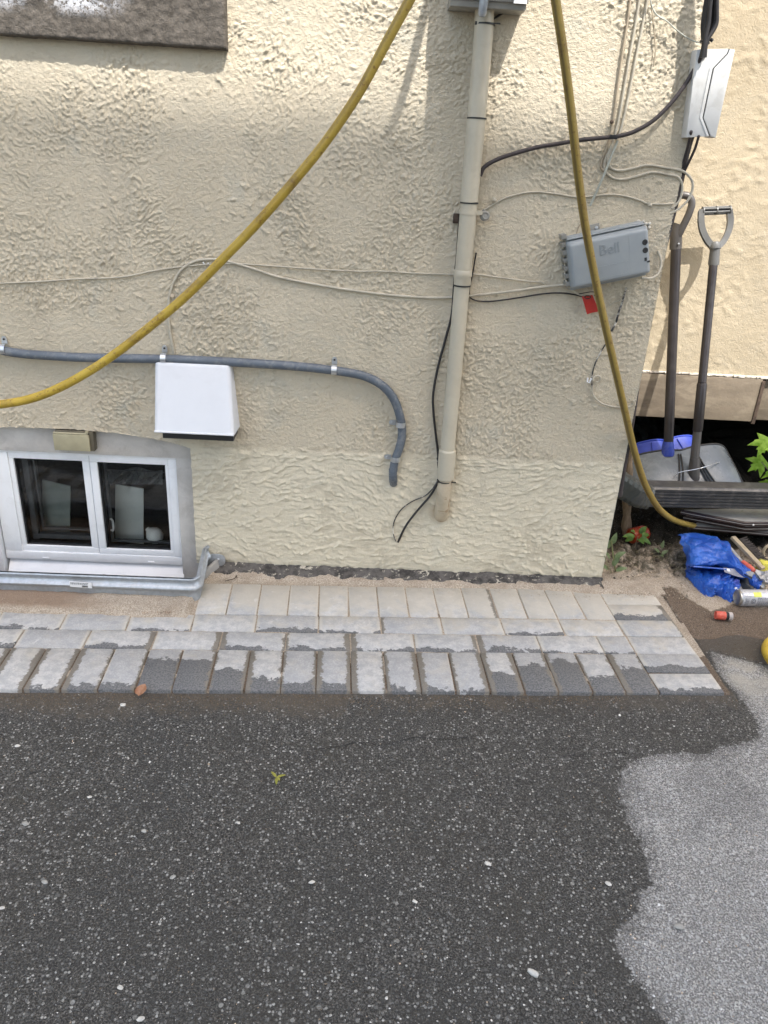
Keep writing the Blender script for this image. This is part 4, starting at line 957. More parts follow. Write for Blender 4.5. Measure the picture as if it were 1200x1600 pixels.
# ------------------------------------------------------------------ wall fittings
def cable(name, pts, r, mat, label, y=-.006, n=8, cat='cable', group=None, sub_=6, **k):
    mb = MB(); mb.tube(curve(wpts(pts, y), sub_), r, n); return tag(finish(name, mb, mat, smooth=70), label, cat, group)
def p_clip(parent, px, py, r, y, d='up', mat='zinc'):
    c = W(px, py, y); mb = MB(); w_ = .009
    ax = Vector((1, 0, 0)) if d == 'up' else Vector((0, 0, 1)); o_ = Vector((0, 0, 1)) if d == 'up' else Vector((-1, 0, 0))
    pts = []
    for k in range(13):
        a = math.pi*(k/12)*1.15-.2
        pts.append(c+o_*math.cos(a)*(r+.0015)+Vector((0, -1, 0))*math.sin(a)*(r+.0015))
    ring = []
    for q in pts:
        for s_ in (-1, 1): ring.append(q+ax*w_*s_)
    mb.add(ring, [(2*i, 2*i+1, 2*i+3, 2*i+2) for i in range(12)])
    tb = c+o_*(r+.013); tb.y = -.008
    poly = [tb+ax*w_*math.cos(t_)+o_*.012*math.sin(t_) for t_ in [i*math.pi/8 for i in range(9)]]+[tb-ax*w_-o_*.013, tb+ax*w_-o_*.013]
    mb.prism(poly, (0, .003, 0))
    cl = finish('pipe_clip', mb, mat, parent, thick=0, smooth=40)
    mb = MB(); mb.lathe([(.0035, 0), (.0035, .002), (.0015, .003)], tb+Vector((0, -.0005, 0))+o_*.002, (0, -1, 0), 8); finish('screw', mb, 'scrap_black' if d == 'up' else mat, cl)
# grey conduit
t_ = thing('electrical_conduit', 'thick dark grey flexible conduit clipped across the wall above the vent hood', 'conduit', W(300, 562, -.02))
cp = [(-60, 535), (-20, 543), (30, 552), (80, 556), (140, 559), (250, 561), (330, 564), (400, 568), (470, 573), (530, 580), (570, 588), (598, 603), (616, 625), (626, 655), (628, 680), (624, 700), (617, 720), (614, 738)]
mb = MB(); mb.tube(curve(wpts(cp, -.024), 6), .0150, 14, flat=.9); finish('tube', mb, 'conduit', t_, smooth=70)
mb = MB(); mb.tube(curve([W(614, 732, -.022), W(614, 745, -.016), W(615, 756, .008)], 8), [.0140+.0015*(i % 2) for i in range(17)], 12); finish('threaded_end', mb, 'conduit', t_, smooth=30)
for px, py in ((5, 546), (256, 560), (522, 578)): p_clip(t_, px, py, .0155, -.024)
for px, py in ((626, 663), (618, 717)): p_clip(t_, px, py, .0155, -.024, 'side')

# beige riser pipe
t_ = thing('riser_pipe', 'beige plastic riser pipe running down the wall from the meter cabinet', 'pipe', W(722, 410, -.04))
PY_ = -.042
def pp(px, py): return W(px, py, PY_)
mb = MB(); mb.tube([pp(759, -20), pp(755, 60), pp(745, 180), pp(733, 312), pp(733, 316)], .0272, 24); finish('upper_length', mb, 'beige_pipe', t_)
mb = MB(); mb.tube([pp(733, 317), pp(723, 430), pp(722.5, 442)], .0262, 24); finish('middle_length', mb, 'beige_pipe', t_)
mb = MB(); mb.tube([pp(722, 444), pp(711, 570), pp(699, 705)], .0250, 24); finish('lower_length', mb, 'beige_pipe', t_)
mb = MB(); mb.tube([pp(723.6, 422), pp(723.4, 424), pp(723, 431), pp(722.7, 433), pp(722.3, 444), pp(722.2, 445)], [.0275, .029, .029, .0275, .0272, .0262], 24); finish('joint', mb, 'beige_pipe', t_, smooth=25)
mb = MB(); mb.tube([pp(699.3, 702), pp(699.1, 704), pp(696, 747), pp(695.9, 748.5)], [.0268, .0300, .0300, .0270], 24); finish('coupling', mb, 'beige_pipe', t_, smooth=25)
mb = MB(); mb.tube(curve([pp(697, 746), pp(694, 765), W(692, 782, -.036), W(690, 798, -.014), W(689, 806, .012)], 5), .0256, 22); finish('stained_elbow', mb, 'beige_pipe_old', t_)
def band(px, py, r, mat='black', w_=.0022, tail=False, name='zip_tie'):
    c = pp(px, py); mb = MB(); ax = (pp(px-.9, py+10)-c).normalized()
    mb.lathe([(r-.001, -w_), (r+.0015, -w_), (r+.0015, w_), (r-.001, w_)], c, ax, 22)
    if tail: mb.box((c.x+r*.6, c.y-r*.7, c.z+.000), (c.x+r*1.5, c.y-r*.55, c.z+.003)); mb.box((c.x-r*1.05, c.y-r*.6, c.z-.004), (c.x-r*.85, c.y-r*.35, c.z+.004))
    finish(name, mb, mat, t_, smooth=30)
band(757.5, 38, .0275, 'black', tail=True); band(745, 185, .0272, 'black'); band(733, 317, .0268, 'black'); band(722, 446, .0262, 'black'); band(694.5, 751, .026, 'black', .0016, True)
mb = MB(); c = pp(731.5, 331)
for k in range(1): mb.lathe([(.0262, -.007), (.0282, -.007), (.0282, .007), (.0262, .007)], c, (0.02, 0, 1), 22)
mb.box((c.x+.02, c.y-.012, c.z-.006), (c.x+.042, c.y+.0, c.z+.006)); finish('strap', mb, 'beige_pipe', t_, smooth=30)
mb = MB(); q = W(756, 338, -.03); mb.lathe([(.012, 0), (.015, .004), (.015, .012), (.010, .016), (.006, .013), (.001, .013)], q, (.2, -1, .2), 14); mb.tube([q+Vector((.012, 0, .006)), q+Vector((-.006, -.006, .018))], .004, 8)
finish('strap_bolt', mb, 'metergrey', t_, smooth=30)
mb = MB(); c = W(713, 340, -.006); mb.box((c.x-.01, -.02, c.z-.016), (c.x+.006, .0, c.z+.012)); finish('strap_bracket', mb, 'bark', t_, bevel=.002)

# meter cabinet
MYF = -.085
t_ = thing('meter_cabinet', 'grey metal meter cabinet cut off at the top edge, above the riser pipe', 'meter box', W(762, 10, -.04))
a, b = W(703, 9, MYF), W(822, 14, MYF)
mb = MB(); mb.box((a.x, MYF, a.z), (b.x, .0, a.z+.34)); finish('cabinet', mb, 'metergrey', t_, bevel=.003)
mb = MB(); mb.box((a.x-.004, MYF-.008, a.z+.016), (b.x+.004, MYF+.006, a.z+.345)); finish('cover', mb, 'metergrey', t_, bevel=.003)
mb = MB(); s1 = W(802, 5, MYF-.009); mb.prism([s1, s1+Vector((.037, 0, .0)), s1+Vector((.030, 0, .05)), s1+Vector((.006, 0, .05))], (0, -.001, 0)); finish('label_plate', mb, 'paper', t_, smooth=0)
mb = MB(); s1 = W(753, 26, MYF-.012); mb.tube([s1, s1+Vector((0, 0, .006)), s1+Vector((.002, 0, .048)), s1+Vector((.002, 0, .055))], [.007, .0115, .0125, .006], 12); finish('padlock_sleeve', mb, 'galv', t_)
mb = MB(); mb.tube(curve([W(795, 15, -.03), W(783, 22, -.01), W(770, 30, -.008)], 5), .003, 8); finish('lead', mb, 'black_cable', t_)
t_ = thing('unseen_shadow_box', 'unseen box added above the frame to cast the shadow beside the riser pipe', 'shadow caster', (.39, -.1, 2.0))  # unseen box, added and sized to cast the wall shadow left of the pipe
mb = MB(); mb.box((a.x+.115, -.30, a.z+.10), (b.x-.01, -.085, a.z+.62)); finish('housing', mb, 'metergrey', t_, bevel=.006)
mb = MB(); mb.box((a.x+.13, -.308, a.z+.13), (b.x-.025, -.30, a.z+.6)); finish('door', mb, 'metergrey', t_, bevel=.003)

# vent hood
t_ = thing('vent_hood', 'white square exhaust vent hood beside the basement window', 'vent', W(305, 625, -.04))
TL, TR = W(244, 567, -.035), W(357, 571, -.035); BL, BR = W(243, 675, -.10), W(364, 681, -.10)
xl = (TL.x+BL.x)/2; zt_, zb_ = (TL.z+TR.z)/2, (BL.z+BR.z)/2
mb = MB(); th = .004
x0a, x1a, x0b, x1b = TL.x, TR.x, BL.x, BR.x
yt, yb_ = -.035, -.10
out = [(x0a, yt, zt_), (x1a, yt, zt_), (x1b, yb_, zb_), (x0b, yb_, zb_)]; bk = [(x0a-.002, 0.002, zt_+.004), (x1a+.004, 0.002, zt_+.004), (x1b+.004, 0.002, zb_), (x0b-.002, 0.002, zb_)]
mb.add(out+bk, [(0, 1, 2, 3), (0, 4, 5, 1), (1, 5, 6, 2), (3, 7, 4, 0)])
finish('hood', mb, 'white_hood', t_, bevel=.011, seg=4, thick=-th)
mb = MB(); c = W(302, 637, -.073); mb.lathe([(.010, -.001), (.008, .0005), (.004, .0012), (.0005, .0012)], c, (0, -1, .28), 16); finish('moulded_dimple', mb, 'white_hood', t_)
mb = MB(); mb.tube([(x0b-.003, yb_-.003, zb_+.003), (x1b+.003, yb_-.003, zb_+.003)], .0035, 8); mb.box((x0b-.003, yb_, zb_), (x0b+.001, .0, zb_+.006)); mb.box((x1b-.001, yb_, zb_), (x1b+.003, .0, zb_+.006)); finish('rim', mb, 'white_hood', t_)
mb = MB(); mb.box((x0b+.020, yb_+.010, zb_-.024), (x1b+.000, -.002, zb_+.01)); finish('grille', mb, 'black', t_, bevel=.002)

# telecom box, tilted
def local(c, ang, tilt=0):
    Mx = Matrix.Translation(c) @ Matrix.Rotation(-ang, 4, 'Y') @ Matrix.Rotation(tilt, 4, 'Z'); return Mx
TLp, TRp, BRp, BLp = W(886, 378, -.08), W(1015, 351, -.08), W(1020, 427, -.08), W(893, 455, -.08)
ctr = (TLp+TRp+BRp+BLp)/4; ctr.y = 0
angT = math.atan2(TRp.z-TLp.z, TRp.x-TLp.x); Lx = (TRp-TLp).length/2; Lz = ((TLp-BLp).length+(TRp-BRp).length)/4
t_ = thing('telecom_box', 'grey telephone junction box mounted crooked near the house corner', 'utility box', ctr)
Mx = local(ctr, angT); mb = MB(); mb.box((-Lx+.004, -.045, -Lz-.008), (Lx-.006, .0, Lz+.008), Mx); finish('base', mb, 'boxgrey', t_, bevel=.006)
mb = MB()
q = [(-Lx, -.047, -Lz), (Lx, -.047, -Lz), (Lx, -.047, Lz), (-Lx, -.047, Lz), (-Lx+.006, -.082, -Lz+.006), (Lx-.006, -.082, -Lz+.006), (Lx-.006, -.082, Lz-.010), (-Lx+.006, -.082, Lz-.010)]
mb.hexa([Mx @ Vector(v) for v in q]); finish('lid', mb, 'boxgrey', t_, bevel=.010, seg=4)
lid = [o for o in t_.children if o.name.startswith('lid')][0]
mb = MB(); mb.box((-Lx+.004, -.06, Lz+.001), (Lx-.008, -.03, Lz+.004), Mx); finish('lid_rim', mb, 'boxgrey', t_, bevel=.001)
for k, (z_, r_) in enumerate(((.026, .0085), (.002, .0085))):
    mb = MB(); c = Mx @ Vector((Lx-.018, -.0818, z_)); mb.lathe([(r_, -.002), (r_, .0012), (r_*.55, .0013), (r_*.5, .0004), (.0003, .0004)], c, Mx.to_3x3() @ Vector((0, -1, 0)), 16); finish('screw_port', mb, 'scrap_black', lid)
mb = MB(); mb.box((Lx-.022, -.0830, -.03), (Lx-.015, -.0815, -.020), Mx); mb.box((Lx-.014, -.0825, -.036), (Lx-.006, -.080, -.031), Mx); finish('catch', mb, 'scrap_black', lid)
mb = MB()
for z_ in (-.02, -.055): mb.box((-Lx*.35, -.0826, z_), (Lx*.45, -.0815, z_+.0012), Mx)
mb.box((Lx*.47, -.0824, -Lz+.012), (Lx*.475, -.0815, Lz-.014), Mx)
finish('moulded_lines', mb, 'boxgrey', lid, smooth=0)
tc = bpy.data.curves.new('logo_letters', 'FONT'); tc.body = 'Bell'; tc.size = .044; tc.extrude = .0012; tc.align_x = 'CENTER'
to = bpy.data.objects.new('logo_letters', tc); me = bpy.data.meshes.new_from_object(to); bpy.data.objects.remove(to)
me.transform(Matrix.Translation(-OFF[t_.name]) @ Mx @ Matrix.Translation((-.0, -.0825, .014)) @ Matrix.Rotation(R(90), 4, 'X'))
me.materials.clear(); me.materials.append(simple('grey_telecom_lettering', (0.25, 0.277, 0.29), 0.5, var=.05)); lo = bpy.data.objects.new('logo_letters', me); COL.objects.link(lo); lo.parent = lid
mb = MB(); mb.box((-.035, -.006, Lz), (-.005, -.002, Lz+.026), Mx); tb = finish('mounting_tab', mb, 'metergrey', t_, bevel=.002)
mb = MB(); c = Mx @ Vector((-.016, -.007, Lz+.014)); mb.lathe([(.005, 0), (.005, .003), (.001, .004)], c, (0, -1, 0), 8); finish('screw', mb, 'zinc', tb)
mb = MB()
for k in range(7): mb.box((-Lx-.010, -.055+.004*(k % 2), -Lz+.01+k*.024), (-Lx+.006, -.012, -Lz+.024+k*.024), Mx)
finish('cable_gland', mb, 'metergrey', t_, bevel=.002)
# foam / old sealant on top
def blob(name, pts, rr, mat, label, cat, seed=1, y=-.008, parent=None):
    mb = MB(); rs = random.Random(seed)
    for (px, py) in pts:
        for k in range(5): c = W(px+rs.uniform(-6, 6), py+rs.uniform(-4, 4), y); r_ = rr*rs.uniform(.4, 1); mb.lathe([(r_*.3, -r_*.8), (r_, -.2*r_), (r_*.9, .35*r_), (r_*.3, .8*r_)], c, (rs.uniform(-1, 1), -1, rs.uniform(-1, 1)), 7)
    return finish(name, mb, mat, parent, smooth=50)
blob('old_sealant', [(1003, 350), (992, 352), (1012, 352)], .007, 'flash', '', '', 3, -.006, t_)

# white cable enclosure at the corner
t_ = thing('cable_enclosure', 'off-white plastic cable enclosure fixed at the top of the house corner', 'utility box', W(1105, 150, -.04))
yE = -.045
A_, B_, C_, D_ = W(1089, 77, yE), W(1141, 74, yE), W(1110, 217, yE), W(1072, 215, yE)
def yb(v, y): return Vector((v.x, y, v.z))
S = [W(1139, 76, yE), W(1136, 84, yE), W(1114, 107, yE), W(1105, 150, yE), W(1098, 184, yE), W(1109, 213, yE)]
mb = MB(); mb.prism([A_, *S, D_], (0, .043, 0)); finish('base', mb, 'boxwhite', t_, bevel=.0025)
E_ = W(1144, 79, yE+.02); Fv = W(1114, 216, yE+.02)
g_ = Vector((.0032, 0, 0)); mb = MB(); mb.prism([s+g_ for s in S]+[yb(Fv, yE), yb(E_, yE)], (0, .06, 0)); finish('door', mb, 'boxwhite', t_, bevel=.0025)
mb = MB(); 
for i in range(len(S)-1):
    a, b = S[i]+g_*.5, S[i+1]+g_*.5; mb.tube([a+Vector((0, .004, 0)), b+Vector((0, .004, 0))], .0022, 6)
finish('seam', mb, 'black', t_)
mb = MB()
for i in range(2, len(S)-1):
    a, b = S[i]-g_*2.6, S[i+1]-g_*2.6; mb.tube([a+Vector((0, .0005, 0)), b+Vector((0, .0005, 0))], .003, 8)
finish('seam_ridge', mb, 'boxwhite', t_)

# cables
cable('phone_wire', [(-60, 447), (0, 443), (60, 440), (120, 436), (190, 433), (240, 423), (290, 416), (330, 413), (370, 412), (430, 416), (500, 421), (560, 424), (600, 424), (650, 427), (712, 429), (745, 429), (790, 435), (830, 440), (846, 441), (853, 448)], .0026, 'cream_cable', 'thin cream wire running left across the wall to the picture edge')
cable('cream_cable', [(272, 552), (266, 520), (263, 490), (265, 462), (272, 440), (285, 420), (305, 408), (327, 405), (350, 407), (390, 418), (440, 434), (520, 449), (600, 460), (670, 465), (720, 464, -.012), (745, 461, -.013), (800, 455, -.013), (850, 448, -.013), (893, 444, -.02)], .0043, 'cream_cable', 'thicker cream cable looping over and sagging to the grey telephone box')
blob('cable_staple', [(320, 409)], .003, 'paper', '', '', 4, -.008); tag(bpy.data.objects['cable_staple'], 'small white cable staple at the top of the cream cable loop', 'staple')
mb = MB(); c = W(269, 463, -.008); mb.lathe([(.006, 0), (.006, .005), (.002, .006)], c, (.2, -1, .5), 10); tag(finish('cable_anchor', mb, 'tan_cable'), 'small dull nail plug on the left bend of the cream cable', 'nail')
cable('black_cable', [(719, 330, -.012), (718, 345), (714, 400), (710, 440), (706, 490), (696, 530), (684, 575), (677, 615), (677, 640), (681, 680), (685, 715), (685, 748), (674, 772), (652, 798), (634, 822), (622, 847, 0)], .0042, 'black_cable', 'black cable hanging down the left side of the riser pipe and into the wall', y=-.016)
cable('painted_wire', [(683, 715, -.008), (684, 748, -.006), (668, 772, -.004), (645, 783), (628, 795), (617, 812), (614, 828), (617, 842), (621, 848, .002)], .0021, 'painted_cable', 'short paint-splashed wire bowing left beside the black cable end', y=-.005)
cable('black_cable', [(765, 20, -.02), (764, 80, -.016), (760, 140, -.016), (756, 180, -.02)], .0026, 'black_cable', 'thin black wire down the right side of the riser pipe top', y=-.016)
cable('black_cable', [(744, 395, -.03), (738, 430, -.02), (733, 456), (739, 468), (765, 471), (805, 466), (850, 459), (880, 458), (905, 462, -.012), (922, 467, -.02)], .0024, 'black_cable', 'black wire leaving the riser pipe joint and ending at the red tag', y=-.010)
cable('coax_cable', [(750, 275), (757, 261), (775, 250), (800, 241), (840, 230), (870, 225), (905, 219), (945, 215), (965, 213), (990, 206), (1020, 189), (1045, 165), (1065, 140), (1083, 112, -.03), (1098, 84, -.05), (1103, 68, -.045)], .0062, 'brown_cable', 'black coax cable curving from the riser pipe up to the corner cable bundle', y=-.030)
cable('phone_wire', [(755, 329), (765, 323), (790, 309), (830, 300), (870, 303), (905, 308), (950, 304), (975, 306), (1000, 313), (1012, 318), (1035, 319), (1052, 318)], .0028, 'cream_cable', 'thin cream wire from the pipe strap toward the corner above the grey telephone box', y=-.006)
for px, py, lab in ((1016, 321, 'small round cable clip on the cream wire above the grey telephone box'), (773, 313, 'small wire clip just right of the riser pipe strap')):
    mb = MB(); c = W(px, py, -.012); mb.lathe([(.005, -.004), (.006, .002), (.003, .006), (.001, .006)], c, (.1, -1, 0), 10); mb.box((c.x-.008, c.y, c.z-.002), (c.x+.002, c.y+.008, c.z+.009)); tag(finish('cable_clip', mb, 'cream_cable', bevel=.001), lab, 'clip')
gC = 'cream cables dropping from above to the corner'
cable('drop_cable', [(992, -60), (981, 30), (970, 100), (962, 160), (955, 205), (946, 235), (940, 252), (939, 262), (947, 270)], .0036, 'tan_cable', 'leftmost tan cable dropping from the top edge to the cable crossing', group=gC)
cable('drop_cable', [(1008, -60), (996, 20), (982, 100), (968, 180), (958, 222), (946, 248), (945, 266), (958, 278), (975, 280), (1000, 274), (1020, 269), (1045, 273), (1060, 277, -.006), (1066, 292, .0), (1062, 312, .0), (1050, 326, -.002)], .0040, 'cream_cable', 'middle cream cable, its lower bend running right to the corner', group=gC)
cable('drop_cable', [(1022, -60), (1010, 10), (995, 85), (977, 175), (965, 218), (952, 240), (950, 256), (962, 266), (985, 264), (1012, 258), (1040, 262), (1066, 267, -.006), (1080, 280, .0), (1082, 295, .0), (1074, 314, .0), (1058, 328, -.001), (1047, 334, 0)], .0040, 'cream_cable', 'rightmost cream cable, its upper bend looping out past the corner', group=gC)
cable('ground_wire', [(965, 220, -.02), (955, 245, -.024), (943, 275, -.02), (932, 300, -.014), (922, 322)], .0036, 'pale_cable', 'pale green grey wire slanting down left to the right-hand yellow hose', y=-.01)
cable('old_wire', [(912, 345), (904, 355), (899, 372)], .002, 'tan_cable', 'short dark wire end above the left corner of the grey telephone box', y=-.004)
mb = MB(); c = W(958, 214, -.03); mb.box((c.x-.012, c.y-.008, c.z-.006), (c.x+.012, c.y+.008, c.z+.006)); tag(finish('cable_tie', mb, 'black', bevel=.002), 'black tie knotting the coax to the cream drop cables', 'cable tie')
mb = MB(); c = W(955, 191, -.01); mb.lathe([(.005, 0), (.006, .006), (.003, .009)], c, (0, -1, .2), 8); tag(finish('cable_anchor', mb, 'bark'), 'rusty nail plug between the drop cables', 'nail')
cable('thin_wire', [(1014, -20), (1018, 8), (1027, 24), (1042, 33), (1056, 46), (1072, 58), (1086, 65), (1100, 67, -.03)], .0019, 'pale_cable', 'thin pale wire stretched from the top edge to the corner bundle tie', y=-.022)
cable('thin_wire', [(1017, 4), (1020, 30), (1023, 60), (1024, 82), (1021, 104)], .0018, 'tan_cable', 'thin loose wire end dangling below the top edge', y=-.008)
# corner bundle
t_ = thing('cable_bundle', 'thick bundle of black cables hanging at the top of the house corner', 'cable bundle', W(1105, 40, -.04))
for k, dx in enumerate((-9, -5, -1, 3, 7, 10)):
    mb = MB(); bul = [(1113+dx*.7, -60), (1112+dx*.8, -10), (1110+dx, 15), (1106+dx*1.1+2, 38), (1103+dx*.5, 58), (1101+dx*.2, 70), (1098+dx*.3, 90)]
    mb.tube(curve([W(a, b, -.045-.012*(k % 3)) for a, b in bul], 6), .0062, 8); finish('cable', mb, 'black_cable', t_, smooth=70)
mb = MB(); c = W(1101, 66, -.06); mb.lathe([(.013, -.003), (.015, 0), (.013, .003)], c, (.2, 0, 1), 12); mb.lathe([(.004, 0), (.006, .004), (.002, .008)], W(1110, 63, -.065), (1, -.3, .2), 8); mb.tube([c, W(1111, 62, -.065)], .003, 6); finish('tie', mb, 'black', t_)
cable('corner_cable', [(1083, 205, .005), (1074, 235, .005), (1062, 290, .008), (1050, 340, .008), (1034, 400, .01), (1018, 460, .01), (1006, 520, .01), (998, 580, .012), (990, 640, .012), (982, 690, .012), (974, 735, .012), (968, 775, .012)], .0100, 'brown_cable', 'thick dark cable running all the way down the house corner', cat='cable')
cable('corner_cable', [(1080, 205, -.05), (1076, 225, -.02), (1066, 262, .0), (1058, 300, .004), (1046, 335, .006)], .0045, 'brown_cable', 'thinner dark cable beside the corner, just below the white enclosure')
cable('corner_cable', [(1092, 212, -.05), (1086, 232, -.03), (1076, 254, -.012), (1064, 278, .004)], .004, 'brown_cable', 'short dark cable curving out of the underside of the white enclosure')
cable('cream_cable', [(1002, 434, -.05), (1015, 435, -.045), (1026, 430, -.03), (1032, 418, -.015), (1032, 404, -.01), (1028, 392, -.004)], .0042, 'cream_cable', 'short cream cable hooking out of the right end of the grey telephone box')
cable('cream_cable', [(889, 395, -.03), (883, 412, -.035), (883, 432, -.04), (889, 448, -.04), (900, 458, -.02), (915, 463, -.01)], .003, 'cream_cable', 'cream wire looped down the left end of the grey telephone box')
cable('painted_wire', [(978, 450, -.02), (973, 470), (967, 487), (962, 505), (955, 518)], .0036, 'painted_cable', 'paint-speckled black wire below the grey telephone box, right of the hose', y=-.008)
cable('thin_wire', [(976, 452, -.02), (970, 468), (960, 472), (952, 478)], .0015, 'cream_cable', 'tiny pale wire whisker under the grey telephone box', y=-.008)
cable('painted_wire', [(948, 535), (940, 548), (930, 568), (925, 588), (925, 605)], .0022, 'painted_cable', 'thin stained wire left of the right-hand hose, above its wire coil', y=-.005)
cable('painted_wire', [(925, 605), (927, 617), (938, 629), (955, 635), (972, 636), (986, 634, -.004), (990, 626, .0)], .0030, 'cream_cable', 'painted wire curving from the wall clip right to the house corner', y=-.006)
mb = MB(); c = W(932, 592, -.008); mb.tube([c+Vector((.014*math.cos(a), -.002*a, .012*math.sin(a))) for a in [i*.5-1.5 for i in range(11)]], .0026, 6); tag(finish('wire_coil', mb, 'cream_cable'), 'small painted wire curl on the wall left of the hose', 'wire')
mb = MB(); c = W(921, 594, -.010); mb.tube([c+Vector((-.007, 0, .008)), c+Vector((-.007, -.003, -.006)), c+Vector((.0, -.004, -.008)), c+Vector((.004, -.003, .008))], .0028, 6); tag(finish('cable_clip', mb, 'paper'), 'small white staple clip beside the wire curl', 'clip')
blob('knotted_wire', [(968, 630), (972, 636), (988, 632), (990, 627)], .0045, 'cream_cable', '', '', 6, -.008); tag(bpy.data.objects['knotted_wire'], 'lump of painted wire knotted at the house corner', 'wire')
# red tag
t_ = thing('red_tag', 'crumpled red tag hanging under the grey telephone box', 'tag', W(920, 475, -.02))
a = [W(909, 463, -.022), W(926, 461, -.03), W(936, 486, -.026), W(917, 491, -.020)]
mb = MB(); mb.sheet(lambda u, v: a[0].lerp(a[1], u).lerp(a[3].lerp(a[2], u), v)+Vector((0, -.003*math.sin(u*5+v*3), 0)), 6, 8); finish('tag_sheet', mb, 'red', t_, thick=.0008)
mb = MB(); c = W(918, 464, -.03); mb.tube([c+Vector((.010*math.cos(x), -.002, .005*math.sin(x))) for x in [i*.7 for i in range(10)]], .0016, 6); finish('wire_loop', mb, 'black_cable', t_)
mb = MB(); mb.tube(curve([W(929, 463, -.03), W(927, 456, -.028), W(905, 459, -.02)], 4), .0016, 6); finish('wire', mb, 'black_cable', t_)

# ------------------------------------------------------------------ yellow hoses
def hose(name, pts, r, label, grime, group='yellow hoses', ext=None):
    C = curve(pts, 10); n = 16; mb = MB(); mb.tube(C, r, n, up=(-.62, -1, 0))
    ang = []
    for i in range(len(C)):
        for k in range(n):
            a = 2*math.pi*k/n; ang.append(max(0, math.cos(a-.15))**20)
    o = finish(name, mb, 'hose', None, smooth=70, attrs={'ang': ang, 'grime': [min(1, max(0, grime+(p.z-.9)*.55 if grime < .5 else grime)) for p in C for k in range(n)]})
    return tag(o, label, 'hose', group)
hl = [(850, -560), (790, -340), (720, -165), (675, -65), (640, 0), (604, 66), (562, 143), (510, 220), (455, 288), (400, 351), (345, 408), (290, 463), (230, 514), (170, 560), (110, 597), (55, 621), (0, 632), (-60, 636), (-150, 632)]
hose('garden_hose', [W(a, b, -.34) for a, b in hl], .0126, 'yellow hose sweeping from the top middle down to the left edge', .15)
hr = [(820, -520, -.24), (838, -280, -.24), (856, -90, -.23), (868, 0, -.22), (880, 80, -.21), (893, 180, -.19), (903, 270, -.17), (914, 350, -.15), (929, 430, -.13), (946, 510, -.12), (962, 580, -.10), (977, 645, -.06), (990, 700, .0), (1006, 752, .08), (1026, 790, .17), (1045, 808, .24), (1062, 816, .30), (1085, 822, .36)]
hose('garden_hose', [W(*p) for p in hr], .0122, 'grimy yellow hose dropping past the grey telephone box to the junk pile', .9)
cr_ = G(1276, 1034, .012); hose('garden_hose', [cr_+Vector((.155*math.cos(a), .15*math.sin(a), 0)) for a in [R(x) for x in range(-60, 301, 15)]], .0150, 'yellow hose coil just entering the right edge beside the junk', .2)

# ------------------------------------------------------------------ snow shovels
def shovel_shaft(mb, a, b, r, n=18): mb.tube([a, b], r, n)
# right: grey
GT, GB = W(1118, 331, .70), W(1118, 398, .665); SB = W(1086, 742, .44)
t_ = thing('snow_shovel', 'grey snow shovel with light grey D-grip and silver grey blade, right of the two', 'shovel', SB, 'snow shovels leaning on the extension')
mb = MB(); mid = W(1094, 607, .51); s_top = W(1115, 410, .66)
mb.tube([s_top, W(1097, 598, .52)], .0170, 18); finish('shaft', mb, 'shaft', t_)
mb = MB(); mb.tube([W(1097, 598, .52), W(1096.8, 601, .519), W(1090, 672, .478), W(1090, 674, .477)], [.018, .0205, .0205, .018], 18); finish('grip_sleeve', mb, 'shaft', t_, smooth=25)
mb = MB(); mb.tube([W(1090, 672, .478), W(1083, 738, .445)], .0178, 18); finish('lower_shaft', mb, 'shovel_grey', t_)
mb = MB(); mb.tube([W(1115, 414, .66), W(1115.2, 411, .66), W(1117, 392, .666), W(1118, 384, .668)], [.0205, .0215, .0195, .022], 16); col_ = finish('collar', mb, 'shovel_light', t_, smooth=30)
# D-grip: flat channel strap bent in a U, closed by a ribbed bar
def dgrip(parent, pts, yv, wdt, mat, bar=None):
    C = curve(pts, 6); m = len(C); vs = []; fs = []
    nrm = Vector((-.28, -1, .25)).normalized()
    prof = [(-.5, -.5), (.5, -.5), (.5, .5), (.28, .5), (.28, -.15), (-.28, -.15), (-.28, .5), (-.5, .5)]
    prof = [(-.016, -.5), (.006, -.5), (.006, -.40), (-.008, -.34), (-.008, .34), (.006, .40), (.006, .5), (-.016, .5)]
    for i, p in enumerate(C):
        tg = (C[min(i+1, m-1)]-C[max(i-1, 0)]).normalized(); sd = tg.cross(nrm).normalized()
        for a_, b_ in prof: vs.append(p+sd*a_+nrm*b_*wdt)
    k = len(prof)
    for i in range(m-1):
        for j in range(k): fs.append((i*k+j, i*k+(j+1) % k, (i+1)*k+(j+1) % k, (i+1)*k+j))
    fs.append(tuple(range(k))[::-1]); fs.append(tuple(range((m-1)*k, m*k)))
    mb = MB(); mb.add(vs, fs); finish('hand_grip', mb, mat, parent, smooth=35, bevel=.001, seg=1)
gp_ = [(1094, 328), (1093, 345), (1096, 362), (1104, 378), (1114, 388), (1122, 388), (1132, 378), (1140, 362), (1143, 345), (1141, 328)]
def gy(py): return .70-(py-331)/67*.035
dgrip(t_, [W(a, b, gy(b)) for a, b in gp_], 0, .034, 'shovel_light')
mb = MB(); a, b = W(1098, 330, .695), W(1140, 328, .695)
for k in range(6): 
    an = k*math.pi/3+.3; o_ = Vector((0, math.cos(an), math.sin(an)))*.0128; mb.tube([a+o_, b+o_], .0036, 6)
for f in (0, .5, 1): c = a.lerp(b, f); mb.lathe([(.0148, -.0022), (.0172, -.0022), (.0172, .0022), (.0148, .0022)], c, b-a, 16)
finish('grip_bar', mb, 'shovel_light', t_)
mb = MB(); mb.tube([a, b], .0085, 12); finish('grip_core', mb, 'black', t_)
